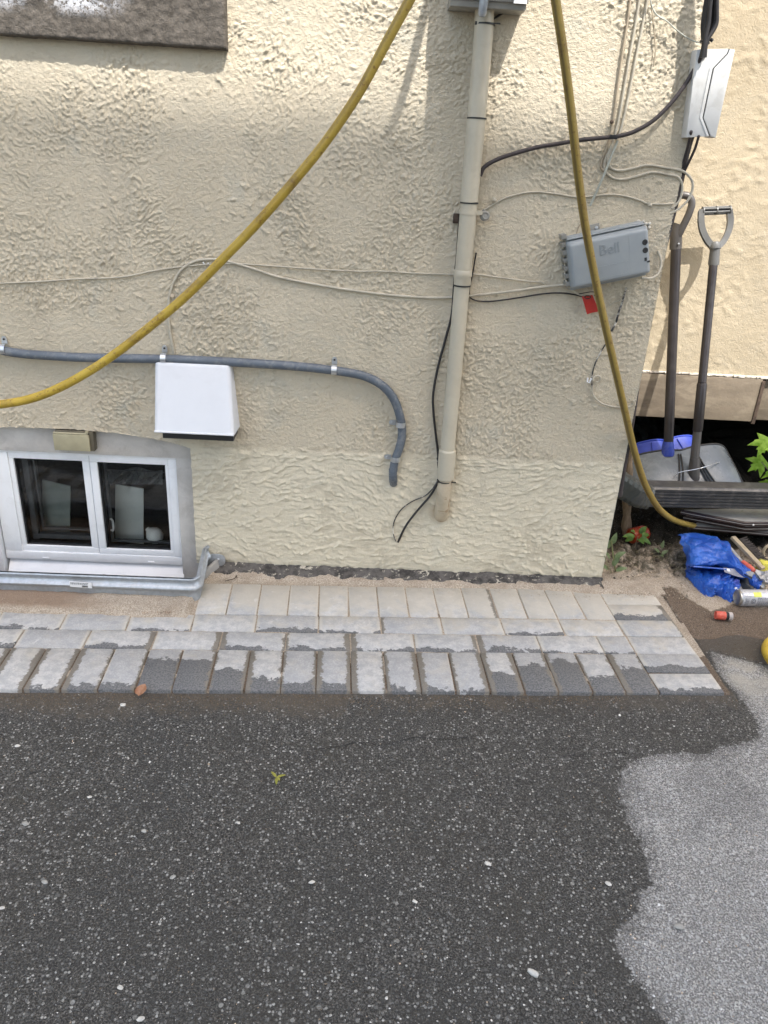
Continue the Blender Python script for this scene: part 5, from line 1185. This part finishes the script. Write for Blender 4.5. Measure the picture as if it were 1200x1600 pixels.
mb = MB(); c = W(1117, 384, .665); mb.lathe([(.0215, -.012), (.0235, .0), (.020, .012), (.012, .016)], c, W(1118, 360, .68)-c, 14); finish('web', mb, 'shovel_light', t_)
# silver blade
def blade(parent, P, mat, rimmat, bow, ribs=True, sink=.0, nm='blade'):
    # P: four world corners TL TR BR BL ; surface bulges toward the viewer (-y) near the top
    TLc, TRc, BRc, BLc = P
    def fn(u, v):
        p = TLc.lerp(TRc, u).lerp(BLc.lerp(BRc, u), v); s_ = math.sin(math.pi*u)
        roll = math.cos(min(1, v*1.35)*math.pi/2)
        e_ = abs(2*u-1); return p+Vector((-(u-.5)*.03*(1-v), bow*roll-.05*math.sin(math.pi*min(1, v*1.1))*(1-.3*e_)+.03*e_**3-.012*math.exp(-((u-.5)/.06)**2), .012*s_*(1-v)-.045*e_**7*(1-v)-.008*math.exp(-((u-.52)/.12)**2)*(1-v)))
    mb = MB(); mb.sheet(fn, 28, 14); bl = finish(nm, mb, mat, parent, thick=.004, smooth=60)
    mb = MB(); mb.tube([fn(i/28, 0) for i in range(29)], .0045, 8); mb.tube([fn(1, j/14) for j in range(15)], .0040, 8); mb.tube([fn(0, j/14) for j in range(15)], .0040, 8); finish('rim', mb, rimmat, bl)
    return bl, fn
P = (W(980, 722, .50), W(1158, 700, .50), W(1168, 775, .41), W(985, 782, .41))
bl, fn = blade(t_, P, 'blade_grey', 'black', .06)
mb = MB(); ff = lambda u, v: fn(u, v)+Vector((0, -.006, .001))
for u0, u1 in ((.47, .36), (.49, .40), (.62, .76), (.60, .72), (.64, .80)):
    mb = MB(); mb.tube([ff(u0+(u1-u0)*(k/8)**(1.5 if u1 > .5 else 1), .06+.9*k/8) for k in range(9)], .0035, 6); finish('rib', mb, 'black', bl)
mb = MB(); mb.tube([W(1086, 716, .455), W(1084, 740, .445), W(1083, 760, .44)], [.021, .024, .026], 14); finish('socket', mb, 'shovel_grey', t_)
mb = MB(); mb.tube(curve([ff(.36, .45)+Vector((0, -.01, 0)), W(1062, 738, .43), W(1083, 734, .42), W(1100, 730, .42), ff(.82, .30)], 5), .0018, 6); finish('tie_wire', mb, 'zinc', t_)
# left: blue blade
t2 = thing('snow_shovel', 'blue bladed snow shovel with dark grey handle, left of the two', 'shovel', W(1045, 700, .58), 'snow shovels leaning on the extension')
mb = MB(); mb.tube([W(1057, 372, .72), W(1052, 500, .66), W(1044, 704, .56)], .0205, 18); finish('shaft', mb, 'shaft', t2)
mb = MB(); mb.tube([W(1055.5, 390, .715), W(1055.8, 386, .716), W(1057, 358, .722), W(1060, 352, .724)], [.0235, .0245, .023, .028], 16); cl2 = finish('collar', mb, 'shovel_grey', t2, smooth=30)
mb = MB(); mb.lathe([(.004, 0), (.004, .003), (.002, .004)], W(1060, 381, .69), (0, -1, 0), 8); finish('rivet', mb, 'zinc', cl2)
mb = MB(); C2 = curve([W(1060, 368, .71), W(1066, 356, .705), W(1076, 335, .70), W(1081, 318, .70), (W(1077, 308, .705)), W(1068, 305, .71), W(1055, 306, .72), W(1046, 309, .735), W(1043, 322, .75), W(1046, 345, .745), W(1052, 362, .73)], 6)
mb.tube(C2, .0145, 12); finish('hand_grip', mb, 'shovel_grey', t2, smooth=70)
mb = MB(); mb.tube([W(1044, 690, .565), W(1043, 712, .552)], [.022, .03], 14); finish('socket', mb, 'blade_blue', t2)
P2 = (W(984, 702, .64), W(1106, 686, .64), W(1124, 760, .55), W(986, 775, .55))
bl2, fn2 = blade(t2, P2, 'blade_blue', 'blade_blue', .05)
for u0, u1 in ((.30, .22), (.66, .80)): mb = MB(); mb.tube([fn2(u0+(u1-u0)*k/8, .03+.8*k/8)+Vector((0, -.004, 0)) for k in range(9)], .003, 6); finish('rib', mb, 'blade_blue', bl2)

# ------------------------------------------------------------------ downspout lying across
t_ = thing('downspout', 'charcoal ribbed downspout lying across the junk with a bent elbow end', 'downspout', G(1100, 800, .1))
def rectprof(a, b, c, d, rib):  # corners in (y,z); ribs on the front
    return [a, b, c, d]
yF, yR = .285, .365
zT_ = W(1100, 768, yF).z; zB_ = W(1100, 797, yF).z; zTop = zT_+.006
prof = [(yR, zB_+.004), (yF+.006, zB_)]
n_r = 6
for k in range(n_r): 
    z0 = zB_+(zT_-zB_)*(k+.25)/n_r; prof += [(yF, z0), (yF, z0+.006), (yF+.0035, z0+.008), (yF+.0035, z0+.0105)]
prof += [(yF, zT_-.002), (yF+.006, zT_+.004), (yR-.006, zTop+.002), (yR, zTop-.004)]
x0_, x1_ = W(1002, 780, yF).x, 2.3
mb = MB(); k = len(prof); vs = [(x0_, y, z_) for y, z_ in prof]+[(x1_, y, z_+.028) for y, z_ in prof]
mb.add(vs, [(i, (i+1) % k, k+(i+1) % k, k+i) for i in range(k)]); finish('tube', mb, 'spout', t_, thick=.0015, smooth=20)
# elbow: turned up toward the house corner, with crimps
mb = MB(); rows = []
ec = Vector((x0_+.01, (yF+yR)/2-.004, (zT_+zB_)/2))
dirs = [(0, 0), (.35, .010), (.62, .03), (.85, .055), (1.0, .075)]
path = [ec+Vector((.026, -.004, -.002)), ec+Vector((-.006, -.008, .004)), ec+Vector((-.035, -.016, .014)), ec+Vector((-.065, -.02, .030)), ec+Vector((-.10, -.02, .05)), ec+Vector((-.14, -.02, .07))]
m = len(path); vs = []
NP = 22
def sprof(t0):
    x_, y_ = math.cos(t0), math.sin(t0); return math.copysign(abs(x_)**.45, x_), math.copysign(abs(y_)**.45, y_)
CC = curve(path, 5)
for i, p in enumerate(CC):
    tg = (CC[min(i+1, len(CC)-1)]-CC[max(i-1, 0)]).normalized(); sd = Vector((0, -1, 0)); sd = (sd-tg*sd.dot(tg)).normalized(); upv = tg.cross(sd)
    cr = 1.10+.03*(i % 3)
    for j in range(NP): a_, b_ = sprof(2*math.pi*j/NP); vs.append(p+sd*a_*.041*cr*(1+.03*(j % 2))+upv*b_*.043*cr*(1+.03*(j % 2)))
mb.add(vs, [(i*NP+j, i*NP+(j+1) % NP, (i+1)*NP+(j+1) % NP, (i+1)*NP+j) for i in range(len(CC)-1) for j in range(NP)])
finish('elbow', mb, 'spout_elbow', t_, thick=.0015, smooth=25)
# wooden stake
mb = MB(); st_ = curve([W(985, 640, .37), W(984, 700, .37), W(981, 760, .38), W(979, 815, .38), W(979, 850, .38)], 5)
mb.tube(st_, [.012+.0035*math.sin(i*1.7)+.010*min(1, i/20) for i in range(len(st_))], 9, flat=.8); tag(finish('wooden_stake', mb, 'wood', smooth=50), 'weathered wooden stake standing behind the house corner', 'stake')

# ------------------------------------------------------------------ flat panels stack
def panel(pxs, z_, th, label, dz=0):
    P = [G(a, b, z_+c_) for a, b, c_ in pxs]
    t_ = thing('folded_panel', label, 'panel', (P[0]+P[2])/2, 'dark panels stacked under the downspout')
    mb = MB(); mb.prism(P, (0, 0, -th)); finish('board', mb, 'panel_edge', t_, bevel=.002, seg=1)
    c = sum(P, Vector())/4; mb = MB(); mb.prism([c+(p-c)*.965+Vector((0, 0, .0015)) for p in P], (0, 0, .0008)); finish('face_sheet', mb, 'panel_top', t_, smooth=0)
    mb = MB(); mb.prism([c+(p-c)*1.002+Vector((0, 0, -th*.55)) for p in P], (0, 0, .0028)); finish('edge_trim', mb, 'panel_top', t_, smooth=0)
    return t_
panel([(1075, 822, .0), (1265, 838, .0), (1290, 812, .01), (1120, 802, .01)], .098, .016, 'lowest of the dark flat panels stacked under the downspout')
panel([(1068, 806, .006), (1165, 827, 0), (1290, 826, 0), (1280, 800, .02), (1100, 796, .02)][:1]+[(1165, 824, 0), (1290, 822, 0), (1250, 795, .01)], .128, .018, 'middle dark panel of the stack, its corner pointing left')
panel([(1064, 797, .012), (1163, 816, 0), (1290, 816, 0), (1260, 792, .02)], .158, .020, 'topmost panel of the stack with a grey dusty face')
mb = MB(); mb.lathe([(.004, 0), (.0035, .003), (.001, .004)], G(1177, 820, .15), (0, -1, .1), 8); tag(finish('screw_cap', mb, 'paper'), 'tiny white screw cap on the edge of the top panel', 'screw')
mb = MB(); rs = random.Random(8)
for k in range(16): p = G(1150+rs.uniform(0, 28), 794+rs.uniform(-3, 4), .168); leafblade(mb, p, (rs.uniform(-1, 1), rs.uniform(-.4, .4), rs.uniform(0, .8)), (0, 0, 1), rs.uniform(.015, .03), .004, .2, .4)
tag(finish('weed_sprig', mb, 'leaf'), 'small green weed sprig lying on the top panel', 'weed')

# ------------------------------------------------------------------ blue tarp
rows = [[(1060, 831, .125), (1085, 828, .13), (1118, 836, .12), (1142, 852, .10), (1168, 882, .07), (1190, 905, .05)],
        [(1063, 846, .105), (1086, 846, .132), (1122, 852, .125), (1146, 872, .10), (1170, 898, .06), (1186, 914, .04)],
        [(1070, 862, .09), (1084, 866, .115), (1128, 870, .108), (1151, 885, .10), (1170, 905, .05), (1182, 918, .03)],
        [(1073, 880, .07), (1084, 881, .088), (1110, 880, .09), (1140, 884, .085), (1156, 897, .06), (1176, 914, .03)],
        [(1074, 876, .035), (1085, 878, .04), (1110, 880, .04), (1136, 884, .045), (1150, 900, .03), (1166, 914, .02)],
        [(1070, 890, .02), (1084, 890, .035), (1106, 896, .05), (1134, 893, .06), (1148, 902, .05), (1158, 913, .02)],
        [(1076, 902, .012), (1090, 906, .03), (1112, 914, .045), (1132, 906, .05), (1142, 912, .045), (1150, 918, .02)],
        [(1092, 922, .004), (1102, 932, .004), (1116, 924, .022), (1128, 922, .03), (1138, 930, .02), (1146, 932, .01)],
        [(1098, 930, -.004), (1106, 938, -.004), (1116, 930, .0), (1126, 936, .0), (1142, 946, -.002), (1146, 938, -.004)]]
Gd = [[G(*c) for c in r] for r in rows]
def cr1(P, t0):
    n = len(P)-1; s_ = min(t0*n, n-1e-6); i = int(s_); f = s_-i; p1, p2 = P[i], P[i+1]; p0 = P[i-1] if i > 0 else p1*2-p2; p3 = P[i+2] if i+2 <= n else p2*2-p1
    return .5*((2*p1)+(p2-p0)*f+(2*p0-5*p1+4*p2-p3)*f*f+(3*p1-p0-3*p2+p3)*f**3)
def tarp_fn(u, v):
    p = cr1([cr1(r, u) for r in Gd], v)
    a = np.array([u*3.1+v*.7]); b = np.array([v*4.0])
    cz = float(np.abs(pnoise(a, b, 2.1, 901))[0])*.036+float(np.abs(pnoise(a, b, 5.3, 905))[0])*.009+float(np.abs(pnoise(a, b, 11.3, 907))[0])*.0025
    return p+Vector((cz*.3, -cz*.7, cz-.014))
mb = MB(); mb.sheet(tarp_fn, 80, 96)
tp = thing('tarpaulin', 'crumpled bright blue tarpaulin bunched on the sandy soil', 'tarp', G(1110, 900, 0))
mb.sheet(lambda u, v: tarp_fn(u, v)+Vector((0, .0012, -.002)), 80, 96); finish('sheet', mb, 'tarp', tp, smooth=28)
mb = MB(); P = [G(1128, 886, .09), G(1146, 888, .085), G(1168, 903, .05), G(1150, 900, .055), G(1130, 893, .075)]
mb.prism([p+Vector((0, -.012, .004)) for p in P], (0, .002, -.002)); hm = finish('hem_corner', mb, 'tarp_hem', tp, bevel=.0005)
mb = MB(); c = G(1136, 889, .092)+Vector((0, -.012, .0)); mb.lathe([(.003, 0), (.0075, 0), (.0075, .002), (.003, .002)], c, (.1, -.5, 1), 14); finish('eyelet', mb, 'zinc', hm)
mb = MB(); P = [G(1082, 882, .094), G(1112, 884, .094), G(1140, 887, .09)]; mb.tube(curve([p+Vector((0, -.010, -.004)) for p in P], 6), .0035, 6); finish('folded_edge', mb, 'tarp', tp)

# brush
t_ = thing('wire_brush', 'pale wooden block brush with black bristles beside the blue tarp', 'brush', G(1170, 870, .06))
a, b = G(1148, 846, .10), G(1186, 886, .06)
ax = (b-a).normalized(); sd = Vector((ax.y, -ax.x, 0)).normalized()
if sd.y > 0: sd = -sd
upv = ax.cross(sd); upv = upv if upv.z > 0 else -upv
mb = MB(); mb.frustum(a.lerp(b, .5), ax, sd, upv, (b-a).length*.62, .011, .014); finish('wooden_block', mb, 'brushwood', t_, bevel=.003)
mb = MB(); rs = random.Random(5)
for i in range(26):
    for j in range(3):
        p = a+(b-a)*(.02+.96*i/25)-sd*(.012+.002*j)+upv*(.001+.005*j); q = p-sd*.034+Vector((rs.uniform(-.003, .003), 0, rs.uniform(-.003, .004)))+upv*.006
        mb.tube([p, q], .0022, 4, caps=False)
o = finish('bristles', mb, 'bristle', t_, smooth=0); o['kind'] = 'stuff'
mb = MB(); mb.tube([G(1160, 878, .07), G(1170, 886, .065), G(1178, 893, .06)], [.009, .012, .010], 10); tag(finish('hand_tool', mb, 'handle_red'), 'coral red tool handle between the tarp and the brush', 'tool handle')
mb = MB(); mb.tube([G(1134, 848, .105), G(1160, 878, .072)], .006, 8, flat=.5); tag(finish('metal_strip', mb, 'clear'), 'thin pale strip along the upper edge of the tarp fold', 'strip')
t_ = thing('yellow_container', 'yellow plastic container with an orange ring at the right edge', 'container', G(1200, 880, .03))
mb = MB(); mb.box(tuple(G(1187, 898, .03)), tuple(G(1187, 898, .03)+Vector((.09, .05, .05)))); finish('body', mb, 'yellow', t_, bevel=.008)
mb = MB(); c = G(1206, 862, .09); mb.tube([c+Vector((.035*math.cos(x), 0, .035*math.sin(x))) for x in [i*math.pi/10 for i in range(21)]], .006, 8); finish('ring', mb, 'brushwood', t_)
# crushed plastics
def crumple(name, c, sx, sy, sz, mat, label, cat, seed, amp=.35):
    rs = random.Random(seed); bm = bmesh.new(); bmesh.ops.create_icosphere(bm, subdivisions=3, radius=1)
    for v in bm.verts:
        n_ = v.co.normalized(); k = 1+amp*(math.sin(n_.x*4.1+seed)*math.cos(n_.y*5.3-seed)+.6*math.sin(n_.z*7.7+n_.x*6+seed*2)+.35*math.sin(n_.y*13+n_.z*9))
        v.co = Vector((n_.x*sx*k, n_.y*sy*k, max(n_.z*sz*k, -sz*.7)))+Vector(c)
    mb = MB(); bm.verts.ensure_lookup_table(); mb.add([v.co[:] for v in bm.verts], [[v.index for v in f.verts] for f in bm.faces]); bm.free()
    return tag(finish(name, mb, mat, smooth=25), label, cat)
crumple('crushed_bottle', G(1190, 906, .035), .032, .03, .03, 'clear', 'crushed smoky plastic bottle above the spray can', 'bottle', 3)
crumple('plastic_bag', G(1150, 915, .012), .028, .04, .014, 'scrap', 'dusty clear plastic wrap between the tarp and the spray can', 'plastic bag', 5)
mb = MB(); mb.sheet(lambda u, v: G(1155+22*u, 918-22*v+8*u, .015+.03*math.sin(u*3)*v+.02*v)+Vector((0, 0, .008*math.sin(v*7))), 8, 8); tag(finish('plastic_scrap', mb, 'scrap_black', thick=.002), 'bent black plastic scrap behind the spray can', 'scrap')
mb = MB(); mb.sheet(lambda u, v: G(1160+26*u, 922-26*v, .01+.045*v)+Vector((0, .0, .01*math.sin(u*4))), 8, 8); tag(finish('plastic_scrap', mb, 'scrap', thick=.003), 'pale grey plastic sheet piece behind the black scrap', 'scrap')
mb = MB(); c = G(1150, 921, .02); mb.lathe([(.006, -.006), (.009, 0), (.006, .006)], c, (.2, -1, .4), 10); tag(finish('white_cap', mb, 'paper'), 'small white cap at the left end of the spray can', 'cap')

# spray can
t_ = thing('spray_can', 'silver spray can with printed grey label lying at the right edge', 'can', G(1180, 948, 0))
c0 = G(1151, 934, .032); axc = Vector((1, .07, 0)).normalized()
mb = MB(); mb.lathe([(.004, .006), (.018, .004), (.024, 0), (.0295, .002), (.0300, .006), (.0285, .010)], c0, axc, 28); finish('base_cup', mb, 'canring', t_)
mb = MB(); mb.lathe([(.0288, .010), (.0312, .014), (.0312, .15), (.026, .165), (.012, .175), (.010, .185)], c0, axc, 32); body = finish('body', mb, 'can', t_, smooth=40)
def patch(a0, a1, h0, h1, mat, name, k=6, r=.0316):
    mb = MB(); U = Vector((0, -1, 0)); Vz = Vector((0, 0, 1)); vs = []
    for i in range(k+1):
        a = a0+(a1-a0)*i/k
        for h in (h0, h1): vs.append(c0+axc*h+(U*math.cos(a)+Vz*math.sin(a))*r)
    mb.add(vs, [(2*i, 2*i+1, 2*i+3, 2*i+2) for i in range(k)]); return mb
def addp(mb, mat, name): return finish(name, mb, mat, body, smooth=60)
grey_ink = simple('grey_label_ink', (.13, .13, .15), .5); M['grey_ink'] = grey_ink
mb = patch(.62, 1.25, .052, .082, '', ''); addp(mb, 'canlime', 'lime_patch')
mb = MB()
for i, h in enumerate([.020, .0235, .027, .031]): q = patch(-.7+.1*i, .5-.05*i, h, h+.0013, '', ''); mb.add(q.v, q.f)
rs = random.Random(2)
for row in range(7):
    h = .066; a = .45-row*.17
    while h < .12: w_ = rs.uniform(.002, .008); q = patch(a, a+.08, h, h+w_, '', '', 2); mb.add(q.v, q.f); h += w_+.0016
addp(mb, 'grey_ink', 'print')
mb = MB(); U = Vector((0, -1, 0)); Vz = Vector((0, 0, 1))
def cp_(h, a, r=.0318): return c0+axc*h+(U*math.cos(a)+Vz*math.sin(a))*r
pts = [cp_(.050+.0085*math.cos(x), .10+.29*math.sin(x)) for x in [i*math.pi/10 for i in range(21)]]
mb.tube(pts, .0010, 5)
mb.tube([cp_(.050+.0035*math.cos(x), .12+.12*math.sin(x)) for x in [R(d_) for d_ in range(40, 330, 24)]], .001, 5)
mb.tube([cp_(.046, -.08), cp_(.054, .0)], .001, 5); addp(mb, 'grey_ink', 'emblem')

# hose connector
t_ = thing('hose_connector', 'small red hose connector with a pale ring on the brown soil', 'hose fitting', G(1132, 965, 0))
c0 = G(1118, 961, .016); axc = Vector((1, -.09, 0)).normalized()
mb = MB(); mb.lathe([(.006, .004), (.0125, .002), (.0145, .0), (.0155, .004), (.0158, .014), (.0152, .020), (.0158, .030), (.0150, .034)], c0, axc, 20); finish('sleeve', mb, 'conn_red', t_, smooth=30)
mb = MB(); mb.lathe([(.013, .034), (.0145, .035), (.0145, .039), (.013, .040), (.0145, .041), (.0145, .044)], c0, axc, 20); finish('gasket_ring', mb, 'scrap_black', t_)
mb = MB(); mb.lathe([(.0135, .044), (.0150, .045), (.0150, .056), (.0140, .058), (.008, .058), (.007, .05)], c0, axc, 20); finish('nut', mb, 'conn_grey', t_, smooth=30)

# red-brown tin behind the seedling
t_ = thing('tin_can', 'red brown tin lying in the soil behind a green seedling', 'can', G(1005, 845, 0))
c0 = G(985, 838, .045); axc = Vector((1, .35, .12)).normalized()
mb = MB(); mb.lathe([(.004, .0), (.030, .0), (.033, .003), (.033, .055), (.031, .058), (.033, .061), (.033, .07), (.030, .075), (.028, .078), (.004, .078)], c0, axc, 24); tb = finish('body', mb, 'pot', t_, smooth=30)
mb = MB(); mb.prism([G(1003, 828, .07), G(1010, 833, .06), G(1010, 841, .045), G(1004, 836, .055)], (0, -.001, 0)); finish('torn_label', mb, 'paper', tb)

# plants
def plant(name, label, cat, base, leaves, mat, stemr=.002):
    t_ = thing(name, label, cat, base)
    for (pos, d, L, Wd, curl) in leaves:
        mb = MB(); leafblade(mb, pos, d, (0, -.5, 1), L, Wd, .3, curl, 7); finish('leaf', mb, mat, t_, smooth=60)
    return t_
b0 = G(962, 893, 0)
lv = []; rs = random.Random(4)
for k, (px, py, dx, dz, L) in enumerate([(951, 845, -.15, 1, .045), (956, 838, .1, 1, .05), (953, 862, -.4, .7, .05), (960, 860, .5, .7, .05), (950, 878, -.5, .5, .05), (962, 880, .5, .45, .045), (957, 872, .2, .9, .055)]):
    lv.append((W(px, py+12, .03), (dx, -.25, dz), L, .022, .25))
t_ = plant('weed', 'tall sage green weed growing against the foot of the house corner', 'weed', b0, lv, 'leaf_sage')
mb = MB(); mb.tube(curve([G(962, 895, -.005), W(959, 875, .03), W(955, 845, .03)], 5), .003, 6); mb.tube(curve([G(956, 898, -.005), W(950, 884, .0), W(944, 868, -.01)], 5), .0013, 5); finish('stem', mb, 'stem', t_)
b0 = G(990, 858, .02); lv = []
for dx, dy, dz, L, px, py in [(-1, -.2, .25, .050, 992, 838), (.9, -.3, -.2, .055, 1000, 840), (-.5, -.5, .7, .04, 993, 834), (.5, .1, .9, .04, 1000, 834), (.2, -.8, .2, .04, 997, 842), (.8, .3, .3, .04, 1003, 838), (-.8, .2, -.2, .035, 990, 842)]:
    lv.append((G(px, py, .07), (dx, dy, dz), L, .026, .35))
t_ = plant('seedling', 'small green seedling with broad leaves in front of the red tin', 'plant', b0, lv, 'leaf')
mb = MB(); mb.tube(curve([G(990, 860, 0), G(994, 848, .04), G(997, 838, .075)], 4), .002, 6); finish('stem', mb, 'twig', t_)
lv = []
for dx, dy, dz, L, px, py in [(.1, -.2, 1, .04, 1032, 858), (-.5, 0, .6, .03, 1030, 864), (.6, 0, .6, .03, 1034, 866), (.2, -.6, .4, .025, 1030, 868)]: lv.append((G(px, py, .02), (dx, dy, dz), L, .016, .3))
plant('seedling', 'tiny grey green seedling in the dirt left of the blue tarp', 'plant', G(1032, 870, 0), lv, 'leaf_sage')
# ground-cover debris: dead leaves and dark weeds in the dirt
mb = MB(); rs = random.Random(11)
for k in range(170):
    px, py = rs.uniform(962, 1068), rs.uniform(846, 892)
    if py > 892-(1068-px)*.02 and px < 985: continue
    p = G(px, py, .012+rs.uniform(0, .012)); a = rs.uniform(0, 6.28); leafblade(mb, p, (math.cos(a), math.sin(a), rs.uniform(0, .6)), (0, 0, 1), rs.uniform(.008, .024), rs.uniform(.003, .009), .4, .3, 3)
o = finish('leaf_litter', mb, leafmat('withered_litter', (.05, .055, .03), (.17, .15, .09)), smooth=50); o['kind'] = 'stuff'; o['label'] = 'withered weeds and leaf litter on the dirt beside the house corner'; o['category'] = 'leaf litter'
for a, b, lab in (((1012, 868), (1040, 862), 'thin pale twig on the dirt, right of the seedling'), ((1035, 893), (985, 905), 'thin twig on the sand near the house corner')):
    mb = MB(); p, q = G(*a, .012), G(*b, .02); mb.tube(curve([p, p.lerp(q, .5)+Vector((0, .004, .004)), q], 4), .0014, 5); tag(finish('twig', mb, 'twig'), lab, 'twig')
# clods
mb = MB(); rs = random.Random(12)
for k in range(420):
    px, py = rs.uniform(955, 1068), rs.uniform(852, 905); 
    if py > 885 and rs.random() < .75: continue
    p = G(px, py, .006); s = rs.uniform(.002, .009)*(1.2 if py < 885 else .6)
    bm = bmesh.new(); bmesh.ops.create_icosphere(bm, subdivisions=1, radius=s)
    for v in bm.verts: v.co = Vector((v.co.x*rs.uniform(.7, 1.2), v.co.y*rs.uniform(.7, 1.2), v.co.z*rs.uniform(.5, 1)))+p
    bm.verts.ensure_lookup_table(); mb.add([v.co[:] for v in bm.verts], [[v.index for v in f.verts] for f in bm.faces]); bm.free()
o = finish('soil_clods', mb, simple('dirt_clod', (.11, .09, .065), .95, var=.45, vs=60, bump=.003, bs=150), smooth=30); o['kind'] = 'stuff'; o['label'] = 'lumpy dirt clods beside the house corner'; o['category'] = 'soil'
# maple leaves at the right edge
def maple(c, s, nrm, rot):
    mb = MB(); lob = [(0, 1.0), (14, .62), (22, .66), (30, .45), (52, .98), (66, .62), (74, .60), (88, .38), (112, .72), (128, .46), (165, .30)]
    pts = [(a, r) for a, r in lob]; pts = pts+[(-a, r) for a, r in reversed(lob[1:])]
    nrm = Vector(nrm).normalized(); U = Vector((math.cos(rot), 0, math.sin(rot))); U = (U-nrm*U.dot(nrm)).normalized(); V_ = nrm.cross(U)
    vs = [Vector(c)]
    for a, r in pts:
        x, y = r*s*math.cos(R(a)), r*s*math.sin(R(a)); vs.append(Vector(c)+(U*x*.5+V_*y*.5)+nrm*(.0008*math.sin(a)))
    for a, r in pts:
        x, y = r*s*math.cos(R(a)), r*s*math.sin(R(a)); vs.append(Vector(c)+U*x+V_*y-nrm*(.22*s*r*r)+nrm*.05*s*math.cos(R(a)*6))
    n = len(pts); fs = [(0, 1+i, 1+(i+1) % n) for i in range(n)]+[(1+i, 1+n+i, 1+n+(i+1) % n, 1+(i+1) % n) for i in range(n)]
    mb.add(vs, fs); return mb
t_ = thing('maple_seedling', 'bright green maple seedling leaves in front of the dark crawl space', 'plant', G(1215, 800, 0))
for px, py, y_, s, nr, ro in [(1197, 690, .50, .075, (-.3, -1, .7), -1.9), (1190, 722, .52, .07, (-.1, -1, .5), -2.4), (1215, 700, .48, .08, (.1, -.8, .8), -1.2), (1212, 735, .50, .07, (.0, -1, .3), -1.6), (1230, 670, .5, .08, (0, -1, .5), -.8), (1208, 755, .53, .06, (-.2, -1, .2), -2.2)]:
    finish('leaf', maple(W(px, py, y_), s, nr, ro), 'leaf_bright', t_, smooth=40)
mb = MB(); 
for px, py in ((1197, 690), (1190, 722), (1212, 735)): mb.tube(curve([G(1222, 815, .0), W(1218, 760, .52), W(px, py, .505)], 5), .0022, 6)
finish('stem', mb, 'stem', t_)

# ------------------------------------------------------------------ the neighbouring house across the driveway (shades the lower wall)
nb = thing('neighbour_house', 'tall pale neighbouring house across the driveway, behind the viewpoint', 'house', (2.5, -6, 0))
ND = 5.0; NZ = 1.57+ND*math.tan(SEL)/math.cos(SAZ)
mb = MB(); mb.box((-.1, -ND-6.4, -.02), (5.8, -ND-.35, NZ-.3)); finish('walls', mb, 'brick_body', nb, smooth=0)
mb = MB(); mb.hexa([(-.4, -ND-6.8, NZ-.32), (6.1, -ND-6.8, NZ-.32), (6.1, -ND, NZ-.14), (-.4, -ND, NZ-.14), (-.4, -ND-6.8, NZ-.10), (6.1, -ND-6.8, NZ-.10), (6.1, -ND, NZ), (-.4, -ND, NZ)]); finish('roof', mb, 'roof', nb, smooth=0)
for x in (1.1, 4.2):
    for z_ in (1.3, 4.3, 7.2):
        w_ = finish('window', MB().box((x-.5, -ND-.36, z_), (x+.5, -ND-.33, z_+1.3)), 'upvc', nb, smooth=0)
        finish('pane', MB().box((x-.43, -ND-.332, z_+.07), (x+.43, -ND-.325, z_+1.23)), 'gasket', w_, smooth=0)
